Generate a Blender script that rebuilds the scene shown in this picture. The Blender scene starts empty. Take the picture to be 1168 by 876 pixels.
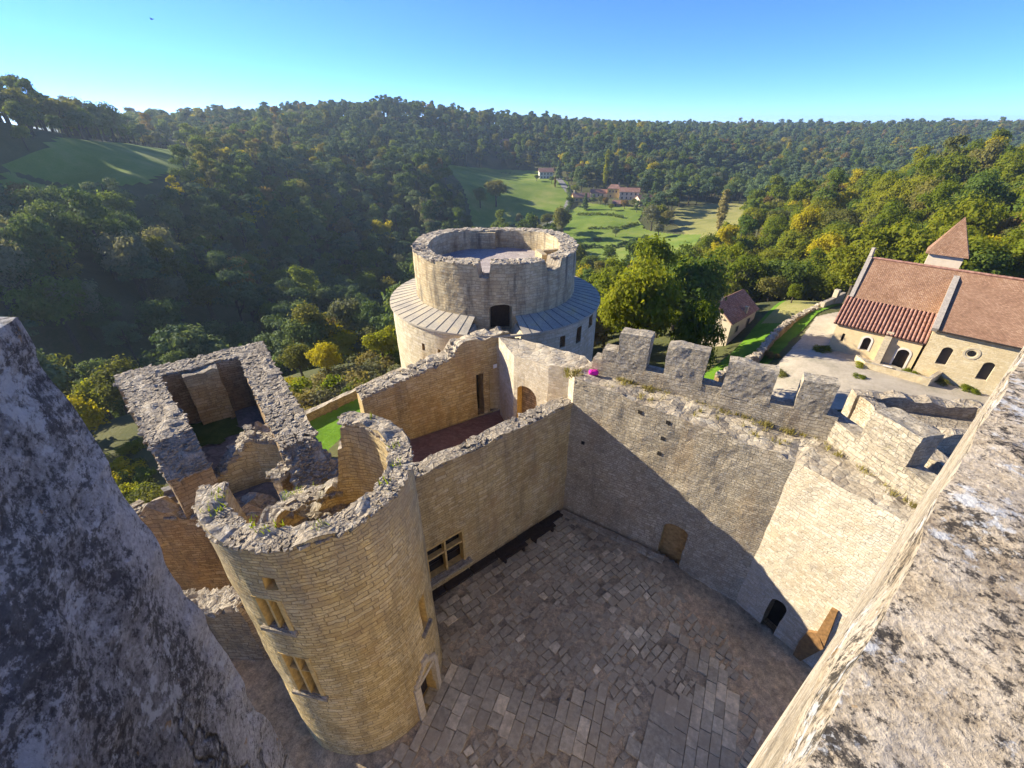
import bpy, math, random
import numpy as np
random.seed(7); RNG = np.random.default_rng(11)
R = math.radians
scene = bpy.context.scene
COL = scene.collection

# ------------------------------------------------------------------ camera model (photo frame 1168 x 876)
H = 22.0; FPX = 500.0; PITCH = R(30.8)
CP, SP = math.cos(PITCH), math.sin(PITCH)
CAM = np.array([0.0, 0.0, H])
def ray(px, py):
    u = (px - 584) / FPX; v = (py - 438) / FPX
    return np.array([u, CP - v * SP, -SP - v * CP])
def at_z(px, py, z):
    d = ray(px, py); t = (z - H) / d[2]
    return CAM + d * t
def xy(px, py, z):
    p = at_z(px, py, z); return (p[0], p[1])
def proj(p):
    p = np.asarray(p, float) - CAM
    f = p[..., 1] * CP - p[..., 2] * SP
    up = p[..., 1] * SP + p[..., 2] * CP
    f = np.where(f > .01, f, .01)
    return 584 + FPX * p[..., 0] / f, 438 - FPX * up / f

# ------------------------------------------------------------------ noise
def _h(ix, iy, iz, seed):
    n = (ix * 374761393 + iy * 668265263 + iz * 1440662683 + seed * 974711) & 0x7fffffff
    n = ((n ^ (n >> 13)) * 1274126177) & 0x7fffffff
    n = n ^ (n >> 16)
    return (n & 0xffff) / 32767.5 - 1.0
def vnoise(p, seed=0):
    i = np.floor(p).astype(np.int64); f = p - i; f = f * f * (3 - 2 * f)
    x, y, z = i[..., 0], i[..., 1], i[..., 2]
    r = 0
    for dx in (0, 1):
        wx = f[..., 0] if dx else 1 - f[..., 0]
        for dy in (0, 1):
            wy = f[..., 1] if dy else 1 - f[..., 1]
            for dz in (0, 1):
                wz = f[..., 2] if dz else 1 - f[..., 2]
                r = r + wx * wy * wz * _h(x + dx, y + dy, z + dz, seed)
    return r
def fbm(p, octaves=3, seed=0):
    r = 0; a = 1.0; s = 1.0
    for k in range(octaves):
        r = r + a * vnoise(p * s + 17.3 * k, seed + k); a *= .5; s *= 2.03
    return r

# ------------------------------------------------------------------ materials
def newmat(name):
    m = bpy.data.materials.new(name); m.use_nodes = True
    nt = m.node_tree; nt.nodes.clear()
    out = nt.nodes.new('ShaderNodeOutputMaterial')
    return m, nt, out
class NB:
    def __init__(s, nt): s.nt = nt
    def n(s, t, ins=None, **props):
        nd = s.nt.nodes.new(t)
        for k, v in props.items(): setattr(nd, k, v)
        for k, v in (ins or {}).items():
            sk = nd.inputs[k]
            if isinstance(v, bpy.types.NodeSocket): s.nt.links.new(v, sk)
            else: sk.default_value = v
        return nd
    def math(s, op, a, b=0.0, clamp=False):
        return s.n('ShaderNodeMath', {0: a, 1: b}, operation=op, use_clamp=clamp).outputs[0]
    def vmath(s, op, a, b):
        return s.n('ShaderNodeVectorMath', {0: a, 1: b}, operation=op).outputs[0]
    def scale(s, a, f):
        return s.n('ShaderNodeVectorMath', {0: a, 'Scale': f}, operation='SCALE').outputs[0]
    def mix(s, f, a, b, blend='MIX'):
        nd = s.n('ShaderNodeMix', data_type='RGBA', blend_type=blend)
        for i, v in ((0, f), (6, a), (7, b)):
            if isinstance(v, bpy.types.NodeSocket): s.nt.links.new(v, nd.inputs[i])
            else:
                nd.inputs[i].default_value = v if i == 0 else (*v, 1)[:4]
        return nd.outputs[2]
    def ramp(s, f, stops, interp='LINEAR'):
        nd = s.n('ShaderNodeValToRGB', {0: f}); cr = nd.color_ramp; cr.interpolation = interp
        while len(cr.elements) < len(stops): cr.elements.new(0.5)
        for e, (p, c) in zip(cr.elements, stops):
            e.position = p; e.color = (*c, 1) if len(c) == 3 else c
        return nd.outputs[0]
    def step(s, f, lo, hi):
        return s.n('ShaderNodeMapRange', {0: f, 1: lo, 2: hi, 3: 0.0, 4: 1.0}).outputs[0]
    def noise(s, vec, scale, detail=4.0, rough=.55):
        return s.n('ShaderNodeTexNoise', {'Vector': vec, 'Scale': scale, 'Detail': detail, 'Roughness': rough}).outputs[0]
def finish(nb, out, col, rough=.9, height=None, dist=.03, strength=.8, spec=.25):
    p = nb.n('ShaderNodeBsdfPrincipled', {'Base Color': col, 'Roughness': rough, 'Specular IOR Level': spec})
    if height is not None:
        b = nb.n('ShaderNodeBump', {'Height': height, 'Distance': dist, 'Strength': strength})
        nb.nt.links.new(b.outputs[0], p.inputs['Normal'])
    nb.nt.links.new(p.outputs[0], out.inputs[0])
    return p

def stone(name, c1, c2, c3, bw=.5, bh=.26, mortar=(.16, .12, .08), rubble=False, cells=False, lichen=.0, dark=.45, darkcol=(.07, .065, .06), streak=.3, bump=.05, msize=.017, tan=0.0, head=None):
    m, nt, out = newmat(name); nb = NB(nt)
    uv = nb.n('ShaderNodeTexCoord').outputs['UV']
    pos = nb.n('ShaderNodeNewGeometry').outputs['Position']
    wn = nb.n('ShaderNodeTexNoise', {'Vector': pos, 'Scale': 1.1, 'Detail': 3.0}).outputs['Color']
    warp = nb.scale(nb.vmath('SUBTRACT', wn, (.5, .5, .5)), .22 if rubble else .16)
    wn2 = nb.n('ShaderNodeTexNoise', {'Vector': pos, 'Scale': 5.0, 'Detail': 2.0}).outputs['Color']
    warp2 = nb.scale(nb.vmath('SUBTRACT', wn2, (.5, .5, .5)), .17 if rubble else .10)
    uvw = nb.vmath('ADD', nb.vmath('ADD', uv, warp), warp2)
    if cells:
        sc = nb.vmath('MULTIPLY', uvw, (1 / bw, 1 / bh, 1))
        v1 = nb.n('ShaderNodeTexVoronoi', {'Vector': sc, 'Scale': 1.0, 'Randomness': .9}, voronoi_dimensions='2D')
        v2 = nb.n('ShaderNodeTexVoronoi', {'Vector': sc, 'Scale': 1.0, 'Randomness': .9}, voronoi_dimensions='2D', feature='DISTANCE_TO_EDGE')
        rnd = nb.n('ShaderNodeSeparateColor', {0: v1.outputs['Color']}).outputs[0]
        mort = nb.math('MULTIPLY', nb.math('SUBTRACT', 1.0, nb.step(v2.outputs['Distance'], .0, .2)), .45)
    else:
        def course(vec, w_, h_, off):
            b = nb.n('ShaderNodeTexBrick', {'Vector': vec, 'Color1': (0, 0, 0, 1), 'Color2': (1, 1, 1, 1), 'Mortar': (.5, .5, .5, 1), 'Scale': 1.0,
                                            'Mortar Size': msize, 'Mortar Smooth': .6, 'Bias': 0.0, 'Brick Width': w_, 'Row Height': h_})
            b.offset = off; b.squash = 1.5; b.squash_frequency = 3; b.offset_frequency = 2
            return nb.n('ShaderNodeSeparateColor', {0: b.outputs['Color']}).outputs[0], b.outputs['Fac']
        r1, m1 = course(uvw, bw, bh, .42); r2, m2 = course(nb.vmath('ADD', uvw, (3.3, 1.7, 0)), bw * 1.45, bh * 1.4, .6)
        pm = nb.step(nb.noise(pos, .55, 3.0, .5), .50, .53)
        rnd = nb.math('ADD', nb.math('MULTIPLY', r1, nb.math('SUBTRACT', 1.0, pm)), nb.math('MULTIPLY', r2, pm))
        mort = nb.math('ADD', nb.math('MULTIPLY', m1, nb.math('SUBTRACT', 1.0, pm)), nb.math('MULTIPLY', m2, pm))
    big = nb.noise(pos, .45, 4.0, .6)
    fine = nb.noise(pos, 22.0, 5.0, .7)
    med = nb.noise(pos, 4.0, 4.0, .65)
    val = nb.math('ADD', nb.math('MULTIPLY', rnd, .45), nb.math('ADD', nb.math('MULTIPLY', nb.step(big, .3, .7), .3), nb.math('MULTIPLY', nb.step(med, .3, .7), .25)))
    col = nb.ramp(val, [(.14, c1), (.5, c2), (.86, c3)])
    fn = nb.ramp(fine, [(.25, (.58, .58, .58)), (.5, (.95, .95, .95)), (.78, (1.25, 1.25, 1.25))])
    col = nb.mix(1.0, col, fn, 'MULTIPLY')
    col = nb.mix(nb.math('MULTIPLY', mort, .5 if rubble else .75), col, mortar)
    # weather stains: broad patches and long vertical streaks
    stv = nb.vmath('MULTIPLY', pos, (1.3, 1.3, .16))
    st = nb.noise(stv, 1.0, 5.0, .65)
    smask = nb.math('MULTIPLY', nb.step(st, .5, .68), streak)
    bl = nb.math('MULTIPLY', nb.step(nb.noise(pos, 1.6, 6.0, .7), .5, .68), dark)
    col = nb.mix(nb.math('MAXIMUM', smask, bl), col, darkcol)
    if tan > 0:
        tm = nb.math('MULTIPLY', nb.step(nb.noise(nb.vmath('MULTIPLY', pos, (.9, .9, .35)), .8, 4.0, .6), .52, .68), tan)
        col = nb.mix(tm, col, (.40, .24, .10))
    if head:
        z = nb.n('ShaderNodeSeparateXYZ', {0: pos}).outputs[2]
        hm_ = nb.math('MULTIPLY', nb.math('ADD', nb.step(z, head[0], head[1]), -.15), nb.step(nb.noise(nb.vmath('MULTIPLY', pos, (1.6, 1.6, .5)), 1.1, 6.0, .7), .34, .56))
        col = nb.mix(nb.math('MULTIPLY', hm_, head[2], True), col, head[3])
    if lichen > 0:
        l1 = nb.math('MULTIPLY', nb.step(nb.noise(pos, 7.0, 6.0, .75), .54, .62), lichen)
        col = nb.mix(l1, col, (.50, .48, .43))
        l2 = nb.math('MULTIPLY', nb.step(nb.noise(nb.vmath('ADD', pos, (9.1, 3.7, 5.5)), 4.5, 6.0, .75), .53, .62), lichen)
        col = nb.mix(l2, col, (.055, .05, .045))
        l3 = nb.math('MULTIPLY', nb.step(nb.noise(nb.vmath('ADD', pos, (1.1, 8.7, 2.5)), 1.4, 5.0, .75), .60, .68), lichen * .6)
        col = nb.mix(l3, col, (.16, .15, .05))
    hgt = nb.math('ADD', nb.math('MULTIPLY', nb.math('SUBTRACT', 1.0, mort), .7), nb.math('MULTIPLY', fine, .45))
    hgt = nb.math('ADD', hgt, nb.math('MULTIPLY', med, .7))
    hgt = nb.math('ADD', hgt, nb.math('MULTIPLY', rnd, .35))
    finish(nb, out, col, .92, hgt, bump, .9, .15)
    return m

def plain(name, c, var=.25, nscale=6.0, rough=.85, bump=.0, spec=.3, c2=None):
    m, nt, out = newmat(name); nb = NB(nt)
    pos = nb.n('ShaderNodeNewGeometry').outputs['Position']
    n1 = nb.noise(pos, nscale, 5.0, .65)
    a = tuple(x * (1 - var) for x in c); b = c2 or tuple(min(1, x * (1 + var)) for x in c)
    col = nb.ramp(n1, [(.3, a), (.7, b)])
    finish(nb, out, col, rough, n1 if bump else None, bump or .01, .8, spec)
    return m

def leafmat(name, c1, c2, c3, trans=.35):
    m, nt, out = newmat(name); nb = NB(nt)
    rnd = nb.n('ShaderNodeObjectInfo').outputs['Random']
    pos = nb.n('ShaderNodeNewGeometry').outputs['Position']
    isl = nb.n('ShaderNodeNewGeometry').outputs['Random Per Island']
    n1 = nb.noise(pos, .55, 3.0, .6)
    v = nb.math('ADD', nb.math('MULTIPLY', rnd, .55), nb.math('ADD', nb.math('MULTIPLY', isl, .25), nb.math('MULTIPLY', nb.step(n1, .3, .7), .2)))
    col = nb.ramp(v, [(.08, c1), (.5, c2), (.92, c3)])
    d = nb.n('ShaderNodeBsdfPrincipled', {'Base Color': col, 'Roughness': .75, 'Specular IOR Level': .08})
    tcol = nb.mix(1.0, col, (1.25, 1.2, .55), 'MULTIPLY')
    t = nb.n('ShaderNodeBsdfTranslucent', {'Color': tcol})
    mx = nb.n('ShaderNodeMixShader', {0: trans, 1: d.outputs[0], 2: t.outputs[0]})
    nt.links.new(mx.outputs[0], out.inputs[0])
    return m

M = {}
M['gold'] = stone('golden_ashlar', (.44, .305, .125), (.60, .445, .20), (.70, .56, .32), .40, .16, (.17, .115, .06), dark=.35, streak=.38, bump=.05, tan=.45, head=(5.0, 9.5, .5, (.27, .21, .16)))
M['tower'] = stone('tower_ashlar', (.48, .335, .125), (.65, .485, .215), (.75, .60, .33), .36, .145, (.20, .135, .06), dark=.4, streak=.45, bump=.06, tan=.35, head=(6.0, 12.3, .75, (.27, .22, .16)))
M['grey'] = stone('grey_rubble', (.33, .27, .18), (.47, .395, .275), (.60, .52, .38), .21, .13, (.17, .14, .105), rubble=True, dark=.3, streak=.3, bump=.06, tan=.2)
M['pale'] = stone('pale_masonry', (.44, .36, .24), (.57, .49, .36), (.66, .59, .46), .22, .13, (.40, .33, .23), rubble=True, dark=.35, darkcol=(.20, .18, .155), streak=.15, bump=.03, tan=.25)
M['drum'] = stone('drum_masonry', (.40, .30, .165), (.55, .445, .265), (.63, .535, .35), .42, .19, (.30, .24, .16), dark=.32, streak=.75, bump=.04, tan=.2)
M['white'] = stone('white_ashlar', (.50, .41, .26), (.60, .52, .36), (.68, .60, .45), .5, .24, (.34, .28, .19), dark=.15, streak=.25, bump=.035, tan=.3)
M['brown'] = stone('brown_masonry', (.26, .175, .095), (.40, .28, .15), (.52, .39, .23), .4, .17, (.10, .065, .035), dark=.5, streak=.5, bump=.06, tan=.4)
M['top'] = stone('weathered_coping', (.25, .205, .145), (.37, .305, .215), (.48, .415, .31), .3, .25, (.16, .14, .12), cells=True, lichen=.55, dark=.35, streak=.0, bump=.07)
M['topwarm'] = stone('dry_coping', (.34, .27, .19), (.46, .39, .28), (.55, .49, .38), .42, .3, (.26, .21, .15), cells=True, lichen=.3, dark=.25, streak=.0, bump=.06)
M['merlon'] = stone('merlon_stone', (.28, .235, .165), (.40, .34, .245), (.51, .44, .32), .38, .19, (.19, .165, .13), rubble=True, lichen=.45, dark=.4, streak=.2, bump=.05)
M['reveal'] = plain('yellow_reveal_stone', (.50, .345, .13), .3, 5.0, .9, .03)
M['jamb'] = plain('warm_jamb_stone', (.34, .22, .09), .4, 4.0, .9, .03)
M['frame'] = plain('dressed_frame_stone', (.50, .42, .29), .25, 7.0, .9, .02)
M['opening_shade'] = plain('painted_opening_shade', (.02, .016, .013), .3, 3.0, .95)  # near-black colour stands in for the unlit depth of openings
M['wood'] = plain('dark_timber', (.035, .024, .017), .5, 9.0, .75, .01)
M['orangewood'] = plain('oak_boards', (.22, .12, .045), .4, 7.0, .7, .01)
M['glass'] = plain('dark_window_pane', (.015, .014, .016), .2, 2.0, .15, 0, .5)
M['magenta'] = plain('magenta_fabric', (.62, .01, .30), .2, 12.0, .7)
M['black'] = plain('black_webbing', (.015, .015, .015), .2, 12.0, .8)

# ------------------------------------------------------------------ mesh building
class MB:
    def __init__(s): s.v = []; s.f = []; s.uv = []; s.mi = []; s.w = []; s.n = 0
    def add(s, P, faces, uvs, mi=0, w=None):
        P = np.asarray(P, float).reshape(-1, 3); k = s.n
        s.v.append(P); s.w.append(np.zeros(len(P)) if w is None else np.asarray(w, float).ravel()); s.n += len(P)
        for fc, u in zip(faces, uvs):
            s.f.append([k + i for i in fc]); s.uv.append(u); s.mi.append(mi)
    def grid(s, P, UV, keep=None, mi=0, w=None):
        n, m = P.shape[:2]; fs = []; us = []
        for i in range(n - 1):
            for j in range(m - 1):
                if keep is not None and not keep[i, j]: continue
                a, b, c, d = i * m + j, (i + 1) * m + j, (i + 1) * m + j + 1, i * m + j + 1
                fs.append((a, b, c, d)); us.append([UV[i, j], UV[i + 1, j], UV[i + 1, j + 1], UV[i, j + 1]])
        s.add(P, fs, us, mi, w)
    def quad(s, a, b, c, d, mi=0, uv=None):
        if uv is None:
            a_, b_, d_ = map(lambda q: np.asarray(q, float), (a, b, d))
            L, W = np.linalg.norm(b_ - a_), np.linalg.norm(d_ - a_); uv = [(0, 0), (L, 0), (L, W), (0, W)]
        s.add([a, b, c, d], [(0, 1, 2, 3)], [uv], mi)
    def box(s, c, size, rz=0, mi=0, jit=0, rnd=None, tilt=0):
        x, y, z = [q / 2 for q in size]
        P = np.array([(-x, -y, -z), (x, -y, -z), (x, y, -z), (-x, y, -z), (-x, -y, z), (x, -y, z), (x, y, z), (-x, y, z)])
        if jit: P = P + (rnd or RNG).uniform(-jit, jit, P.shape) * np.array(size)
        if tilt:
            t1, t2 = (rnd or RNG).uniform(-tilt, tilt, 2)
            P = P @ np.array([[1, 0, math.sin(t1)], [0, 1, math.sin(t2)], [-math.sin(t1), -math.sin(t2), 1]])
        ca, sa = math.cos(rz), math.sin(rz)
        P = P @ np.array([[ca, sa, 0], [-sa, ca, 0], [0, 0, 1]]) + np.asarray(c, float)
        F = [(0, 3, 2, 1), (4, 5, 6, 7), (0, 1, 5, 4), (1, 2, 6, 5), (2, 3, 7, 6), (3, 0, 4, 7)]
        U = []
        off = np.asarray(c, float)
        for fc in F:
            q = P[list(fc)]; L = np.linalg.norm(q[1] - q[0]); W = np.linalg.norm(q[3] - q[0]); o = off[0] + off[1]; o2 = off[2]
            U.append([(o, o2), (o + L, o2), (o + L, o2 + W), (o, o2 + W)])
        s.add(P, F, U, mi)
    def tube(s, pts, radii, seg=8, mi=0, cap=True):
        pts = [np.asarray(p, float) for p in pts]; rings = []
        for i, p in enumerate(pts):
            d = pts[min(i + 1, len(pts) - 1)] - pts[max(i - 1, 0)]; d = d / (np.linalg.norm(d) + 1e-9)
            a = np.cross(d, (0, 0, 1.0) if abs(d[2]) < .9 else (1.0, 0, 0)); a /= np.linalg.norm(a); b = np.cross(d, a)
            t = np.linspace(0, 2 * math.pi, seg, endpoint=False)
            rings.append(p + radii[i] * (np.outer(np.cos(t), a) + np.outer(np.sin(t), b)))
        P = np.concatenate(rings); F = []; U = []
        for i in range(len(pts) - 1):
            for j in range(seg):
                k = (j + 1) % seg
                F.append((i * seg + j, i * seg + k, (i + 1) * seg + k, (i + 1) * seg + j)); U.append([(j, i), (j + 1, i), (j + 1, i + 1), (j, i + 1)])
        if cap:
            F.append(tuple(range(seg))[::-1]); U.append([(0, 0)] * seg)
            F.append(tuple((len(pts) - 1) * seg + j for j in range(seg))); U.append([(0, 0)] * seg)
        s.add(P, F, U, mi)
    def build(s, name, mats, parent=None, disp=0.0, dscale=1.3, rag=0.0, rscale=1.6, smooth=False, tone=None, fine=0.0):
        V = np.concatenate(s.v) if s.v else np.zeros((0, 3)); W = np.concatenate(s.w) if s.w else np.zeros(0)
        if rag:
            q = np.stack([V[:, 0] * rscale, V[:, 1] * rscale, np.zeros(len(V))], 1)
            V = V.copy(); V[:, 2] += W * rag * (fbm(q, 4, 5) - .1)
        if disp:
            D = np.stack([fbm(V * dscale, 3, 21), fbm(V * dscale, 3, 22), fbm(V * dscale, 3, 23)], 1); V = V + disp * D
        if fine:
            D = np.stack([fbm(V * 9, 3, 31), fbm(V * 9, 3, 32), fbm(V * 9, 3, 33)], 1); V = V + fine * D
        loc = np.array(parent.location) if parent is not None and parent.type == 'EMPTY' else np.zeros(3)
        if parent is not None and parent.type != 'EMPTY' and parent.parent is not None: loc = np.array(parent.parent.location)
        if parent is None: base = None
        me = bpy.data.meshes.new(name)
        me.from_pydata((V - loc).tolist(), [], s.f)
        uvl = me.uv_layers.new(name='UVMap')
        flat = np.array([c for u in s.uv for c in u], float).ravel()
        if len(flat) == 2 * len(me.loops): uvl.data.foreach_set('uv', flat)
        if not isinstance(mats, (list, tuple)): mats = [mats]
        for m in mats: me.materials.append(m)
        me.polygons.foreach_set('material_index', s.mi)
        if tone is not None:
            at = me.attributes.new('tone', 'FLOAT', 'FACE'); at.data.foreach_set('value', np.asarray(tone, float))
        if smooth: me.polygons.foreach_set('use_smooth', [True] * len(s.f))
        me.update()
        o = bpy.data.objects.new(name, me); COL.objects.link(o)
        if parent is not None: o.parent = parent
        return o

def thing(name, label, cat, loc=(0, 0, 0), group=None):
    o = bpy.data.objects.new(name, None); COL.objects.link(o); o.location = loc; o.empty_display_size = .5
    o['label'] = label; o['category'] = cat; o['kind'] = 'thing'
    if group: o['group'] = group
    return o
def tag(o, label=None, cat=None, group=None, kind=None):
    if label: o['label'] = label
    if cat: o['category'] = cat
    if group: o['group'] = group
    if kind: o['kind'] = kind
    return o

# masonry sheet with openings: Mp(u, z, d) maps along-wall, height and depth to a point
def breaks(lo, hi, c, extra):
    pts = sorted(set([round(lo, 4), round(hi, 4)] + [round(e, 4) for e in extra if lo < e < hi]))
    out = [pts[0]]
    for a, b in zip(pts[:-1], pts[1:]):
        n = max(1, int(round((b - a) / c))); out += [a + (b - a) * k / n for k in range(1, n + 1)]
    return np.array(out)
def masonry(mb, Mp, u0, u1, z0, zt, T, holes=(), c=.4, caps=(True, True), inner=True, mi=(0, 0, 1), closed=False, scale_u=1.0, z0i=None, wd=1.2, rv=2, back=3, nd=None):
    """mi = (outer, inner, top) slots, rv = reveal slot, back = slot of the panel closing a blind hole"""
    ztf = zt if callable(zt) else (lambda u: np.full(np.shape(u), float(zt)))
    us = breaks(u0, u1, c / scale_u, [e for h in holes for e in (h['u'][0], h['u'][1])])
    ZT = ztf(us); zmax = ZT.max()
    def face(d, zb, slot, hs):
        zs = breaks(zb, zmax, c, [e for h in hs for e in (h['z'][0], h['z'][1])])
        U, Z = np.meshgrid(us, zs, indexing='ij'); Zc = np.minimum(Z, ZT[:, None])
        P = Mp(U, Zc, np.full(U.shape, d)); UV = np.stack([U * scale_u + d * 3, Zc], -1)
        w = np.clip((Zc - (ZT[:, None] - wd)) / wd, 0, 1) ** 2
        uc = (us[:-1] + us[1:]) / 2; zc = (zs[:-1] + zs[1:]) / 2
        keep = np.ones((len(us) - 1, len(zs) - 1), bool)
        hgt = np.maximum(Zc[:-1, 1:] - Zc[:-1, :-1], Zc[1:, 1:] - Zc[1:, :-1]); keep &= hgt > 1e-4
        for h in hs:
            keep &= ~(((uc > h['u'][0]) & (uc < h['u'][1]))[:, None] & ((zc > h['z'][0]) & (zc < h['z'][1]))[None, :])
        mb.grid(P, UV, keep, slot, w)
    face(0.0, z0, mi[0], holes)
    if inner: face(T, z0 if z0i is None else z0i, mi[1], [h for h in holes if h.get('through')])
    nd = nd or max(2, int(round(T / min(c, .35))))
    ds = np.linspace(0, T, nd + 1); U, D = np.meshgrid(us, ds, indexing='ij'); Z = np.repeat(ZT[:, None], nd + 1, 1)
    mb.grid(Mp(U, Z, D), np.stack([U * scale_u, D + 50], -1), None, mi[2], np.ones(U.shape))
    if not closed:
        for k, e in enumerate((0, -1)):
            if not caps[k]: continue
            zs = breaks(z0, ZT[e], c, []); D, Z = np.meshgrid(ds, zs, indexing='ij'); U = np.full(D.shape, us[e])
            w = np.clip((Z - (ZT[e] - wd)) / wd, 0, 1) ** 2
            mb.grid(Mp(U, Z, D), np.stack([D + U * scale_u, Z], -1), None, mi[0], w)
    for h in holes:
        (a, b), (zb, ztp) = h['u'], h['z']; dep = T if h.get('through') else h.get('d', .5)
        q = lambda u, z, d: Mp(np.float64(u), np.float64(z), np.float64(d))
        r = h.get('rise', 0)
        if r:
            t = np.linspace(0, math.pi, 13); ua = (a + b) / 2 - (b - a) / 2 * np.cos(t); za = ztp - r + r * np.sin(t)
            for dd, sl in ((0.0, mi[0]),) + (((T, mi[1]),) if h.get('through') else ()):
                for k in range(12):
                    mb.quad(q(ua[k], za[k], dd), q(ua[k + 1], za[k + 1], dd), q(ua[k + 1], ztp, dd), q(ua[k], ztp, dd), sl,
                            [(ua[k] * scale_u, za[k]), (ua[k + 1] * scale_u, za[k + 1]), (ua[k + 1] * scale_u, ztp), (ua[k] * scale_u, ztp)])
            for k in range(12):
                mb.quad(q(ua[k], za[k], 0), q(ua[k + 1], za[k + 1], 0), q(ua[k + 1], za[k + 1], dep), q(ua[k], za[k], dep), rv)
        else:
            mb.quad(q(a, ztp, 0), q(b, ztp, 0), q(b, ztp, dep), q(a, ztp, dep), rv)
        zj = ztp - r
        mb.quad(q(a, zb, 0), q(a, zj, 0), q(a, zj, dep), q(a, zb, dep), rv)
        mb.quad(q(b, zb, 0), q(b, zj, 0), q(b, zj, dep), q(b, zb, dep), rv)
        mb.quad(q(a, zb, 0), q(b, zb, 0), q(b, zb, dep), q(a, zb, dep), rv)
        if not h.get('through'):
            mb.quad(q(a, zb, dep), q(b, zb, dep), q(b, ztp, dep), q(a, ztp, dep), back)
def line_map(p0, p1, side=1):
    """straight wall: u runs p0 -> p1, depth goes to the left (side 1) or right (-1)"""
    p0 = np.array(p0[:2], float); p1 = np.array(p1[:2], float); d = p1 - p0; L = np.linalg.norm(d); d /= L
    n = np.array([-d[1], d[0]]) * side
    def f(u, z, dep): return np.stack([p0[0] + d[0] * u + n[0] * dep, p0[1] + d[1] * u + n[1] * dep, z + 0 * u], -1)
    return f, L
def ring_map(cx, cy, ro):
    def f(u, z, dep): return np.stack([cx + (ro - dep) * np.cos(u), cy + (ro - dep) * np.sin(u), z + 0 * u], -1)
    return f
def rubble(mb, Mp, u0, u1, zt, T, n, size=(.18, .45), mi=1, seed=3, scale_u=1.0, emb=.3, flat=.55, edge=.0):
    rg = np.random.default_rng(seed); ztf = zt if callable(zt) else (lambda u: float(zt))
    for _ in range(n):
        u = rg.uniform(u0, u1); d = rg.uniform(-edge, T + edge); z = float(ztf(np.float64(u)))
        qq = np.array([[u * 0, 0, 0]]); p = Mp(np.float64(u), np.float64(z), np.float64(d))
        s = rg.uniform(*size); sz = np.array([s * rg.uniform(.8, 1.5), s * rg.uniform(.6, 1.1), s * flat * rg.uniform(.6, 1.2)])
        mb.box((p[0], p[1], p[2] + sz[2] * (.5 - emb)), sz, rg.uniform(0, 6.28), mi, .16, rg, .25)

# ------------------------------------------------------------------ terrain
_ctl = [  # photo pixel of a canopy (or open ground), horizontal distance, canopy height there
 (0, 118, 235, 14), (100, 122, 270, 14), (130, 142, 330, 9), (60, 200, 230, 0), (190, 177, 300, 0), (130, 167, 290, 0), (130, 205, 222, 0),
 (200, 145, 420, 14), (300, 140, 420, 15), (40, 218, 170, 14), (150, 222, 185, 14), (60, 260, 135, 12), (150, 300, 125, 12), (250, 350, 125, 11),
 (340, 392, 125, 0), (400, 335, 165, 9), (300, 250, 200, 11), (400, 250, 245, 11), (400, 182, 330, 12), (480, 118, 540, 13), (400, 129, 480, 12),
 (330, 147, 400, 16), (600, 131, 600, 16), (700, 137, 750, 16), (800, 141, 900, 15), (950, 141, 950, 15), (1168, 138, 1000, 15), (500, 185, 335, 10),
 (600, 220, 362, 0), (550, 240, 322, 0), (622, 199, 440, 0), (560, 180, 470, 8), (540, 195, 425, 0), (700, 228, 352, 0), (680, 255, 292, 0), (740, 270, 268, 0),
 (830, 245, 322, 0), (700, 187, 430, 9), (740, 160, 520, 9), (850, 205, 450, 9), (850, 162, 650, 9), (1000, 205, 480, 9), (1000, 165, 750, 9), (1100, 165, 800, 9),
 (1168, 168, 260, 11), (1050, 203, 230, 11), (950, 228, 200, 11), (850, 267, 180, 11), (780, 290, 172, 10), (1000, 262, 140, 11), (900, 322, 112, 10), (760, 332, 92, 8)]
_C = []
for px_, py_, r_, can_ in _ctl:
    d = ray(px_, py_); t = r_ / math.hypot(d[0], d[1]); _C.append((d[0] * t, d[1] * t, H + d[2] * t - can_))
_C += [(0, 0, -3.5), (0, 12, -3), (-9, 12, -3.2), (-20, 14, -4.5), (-30, 20, -8), (-16, 36, -3.5), (-12, 45, -6), (-22, 40, -7), (-30, 34, -8.5), (-45, 40, -10), (-42, 52, -11.5), (-30, 58, -10), (-15, 58, -9), (-22, 47, -8), (-56, 48, -13), (-74, 62, -25), (-55, 68, -24), (-25, 76, -22), (0, 48, -7), (12, 40, -6), (14, 24, -5.5), (24, 26, -5.2),
       (30, 36, -5.0), (42, 52, -4.0), (50, 46, -4.0), (60, 40, -4.0), (38, 52, -4.3), (46, 62, -4.2), (36, 66, -8), (30, 60, -9), (60, 60, -3), (70, 52, -1), (45, 78, -7), (28, 48, -6.5), (20, 55, -9),
       (0, 90, -24), (-60, 30, -18), (-62, 78, -29), (-90, -20, -10), (0, -60, 0), (80, 0, 2), (120, 60, 3), (-200, -100, 8), (200, -100, 10), (0, -300, 10), (-500, 0, 25), (500, 0, 12), (-700, 500, 5), (900, 500, 2),
       (-300, 900, 2), (100, 1000, 3), (0, 1500, 3), (700, 1300, 3), (-1000, 1200, 3), (1400, 800, 3), (-1200, -200, 10), (1200, -300, 10), (0, -1200, 10)]
_C = np.array(_C, float)
_cs = 100.0
def _phi(r): return np.sqrt(r * r + .02)
_A = _phi(np.linalg.norm(_C[:, None, :2] - _C[None, :, :2], axis=2) / _cs) + np.eye(len(_C)) * .0
_wts = np.linalg.solve(np.block([[_A, np.ones((len(_C), 1))], [np.ones((1, len(_C))), np.zeros((1, 1))]]), np.append(_C[:, 2], 0))
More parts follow.
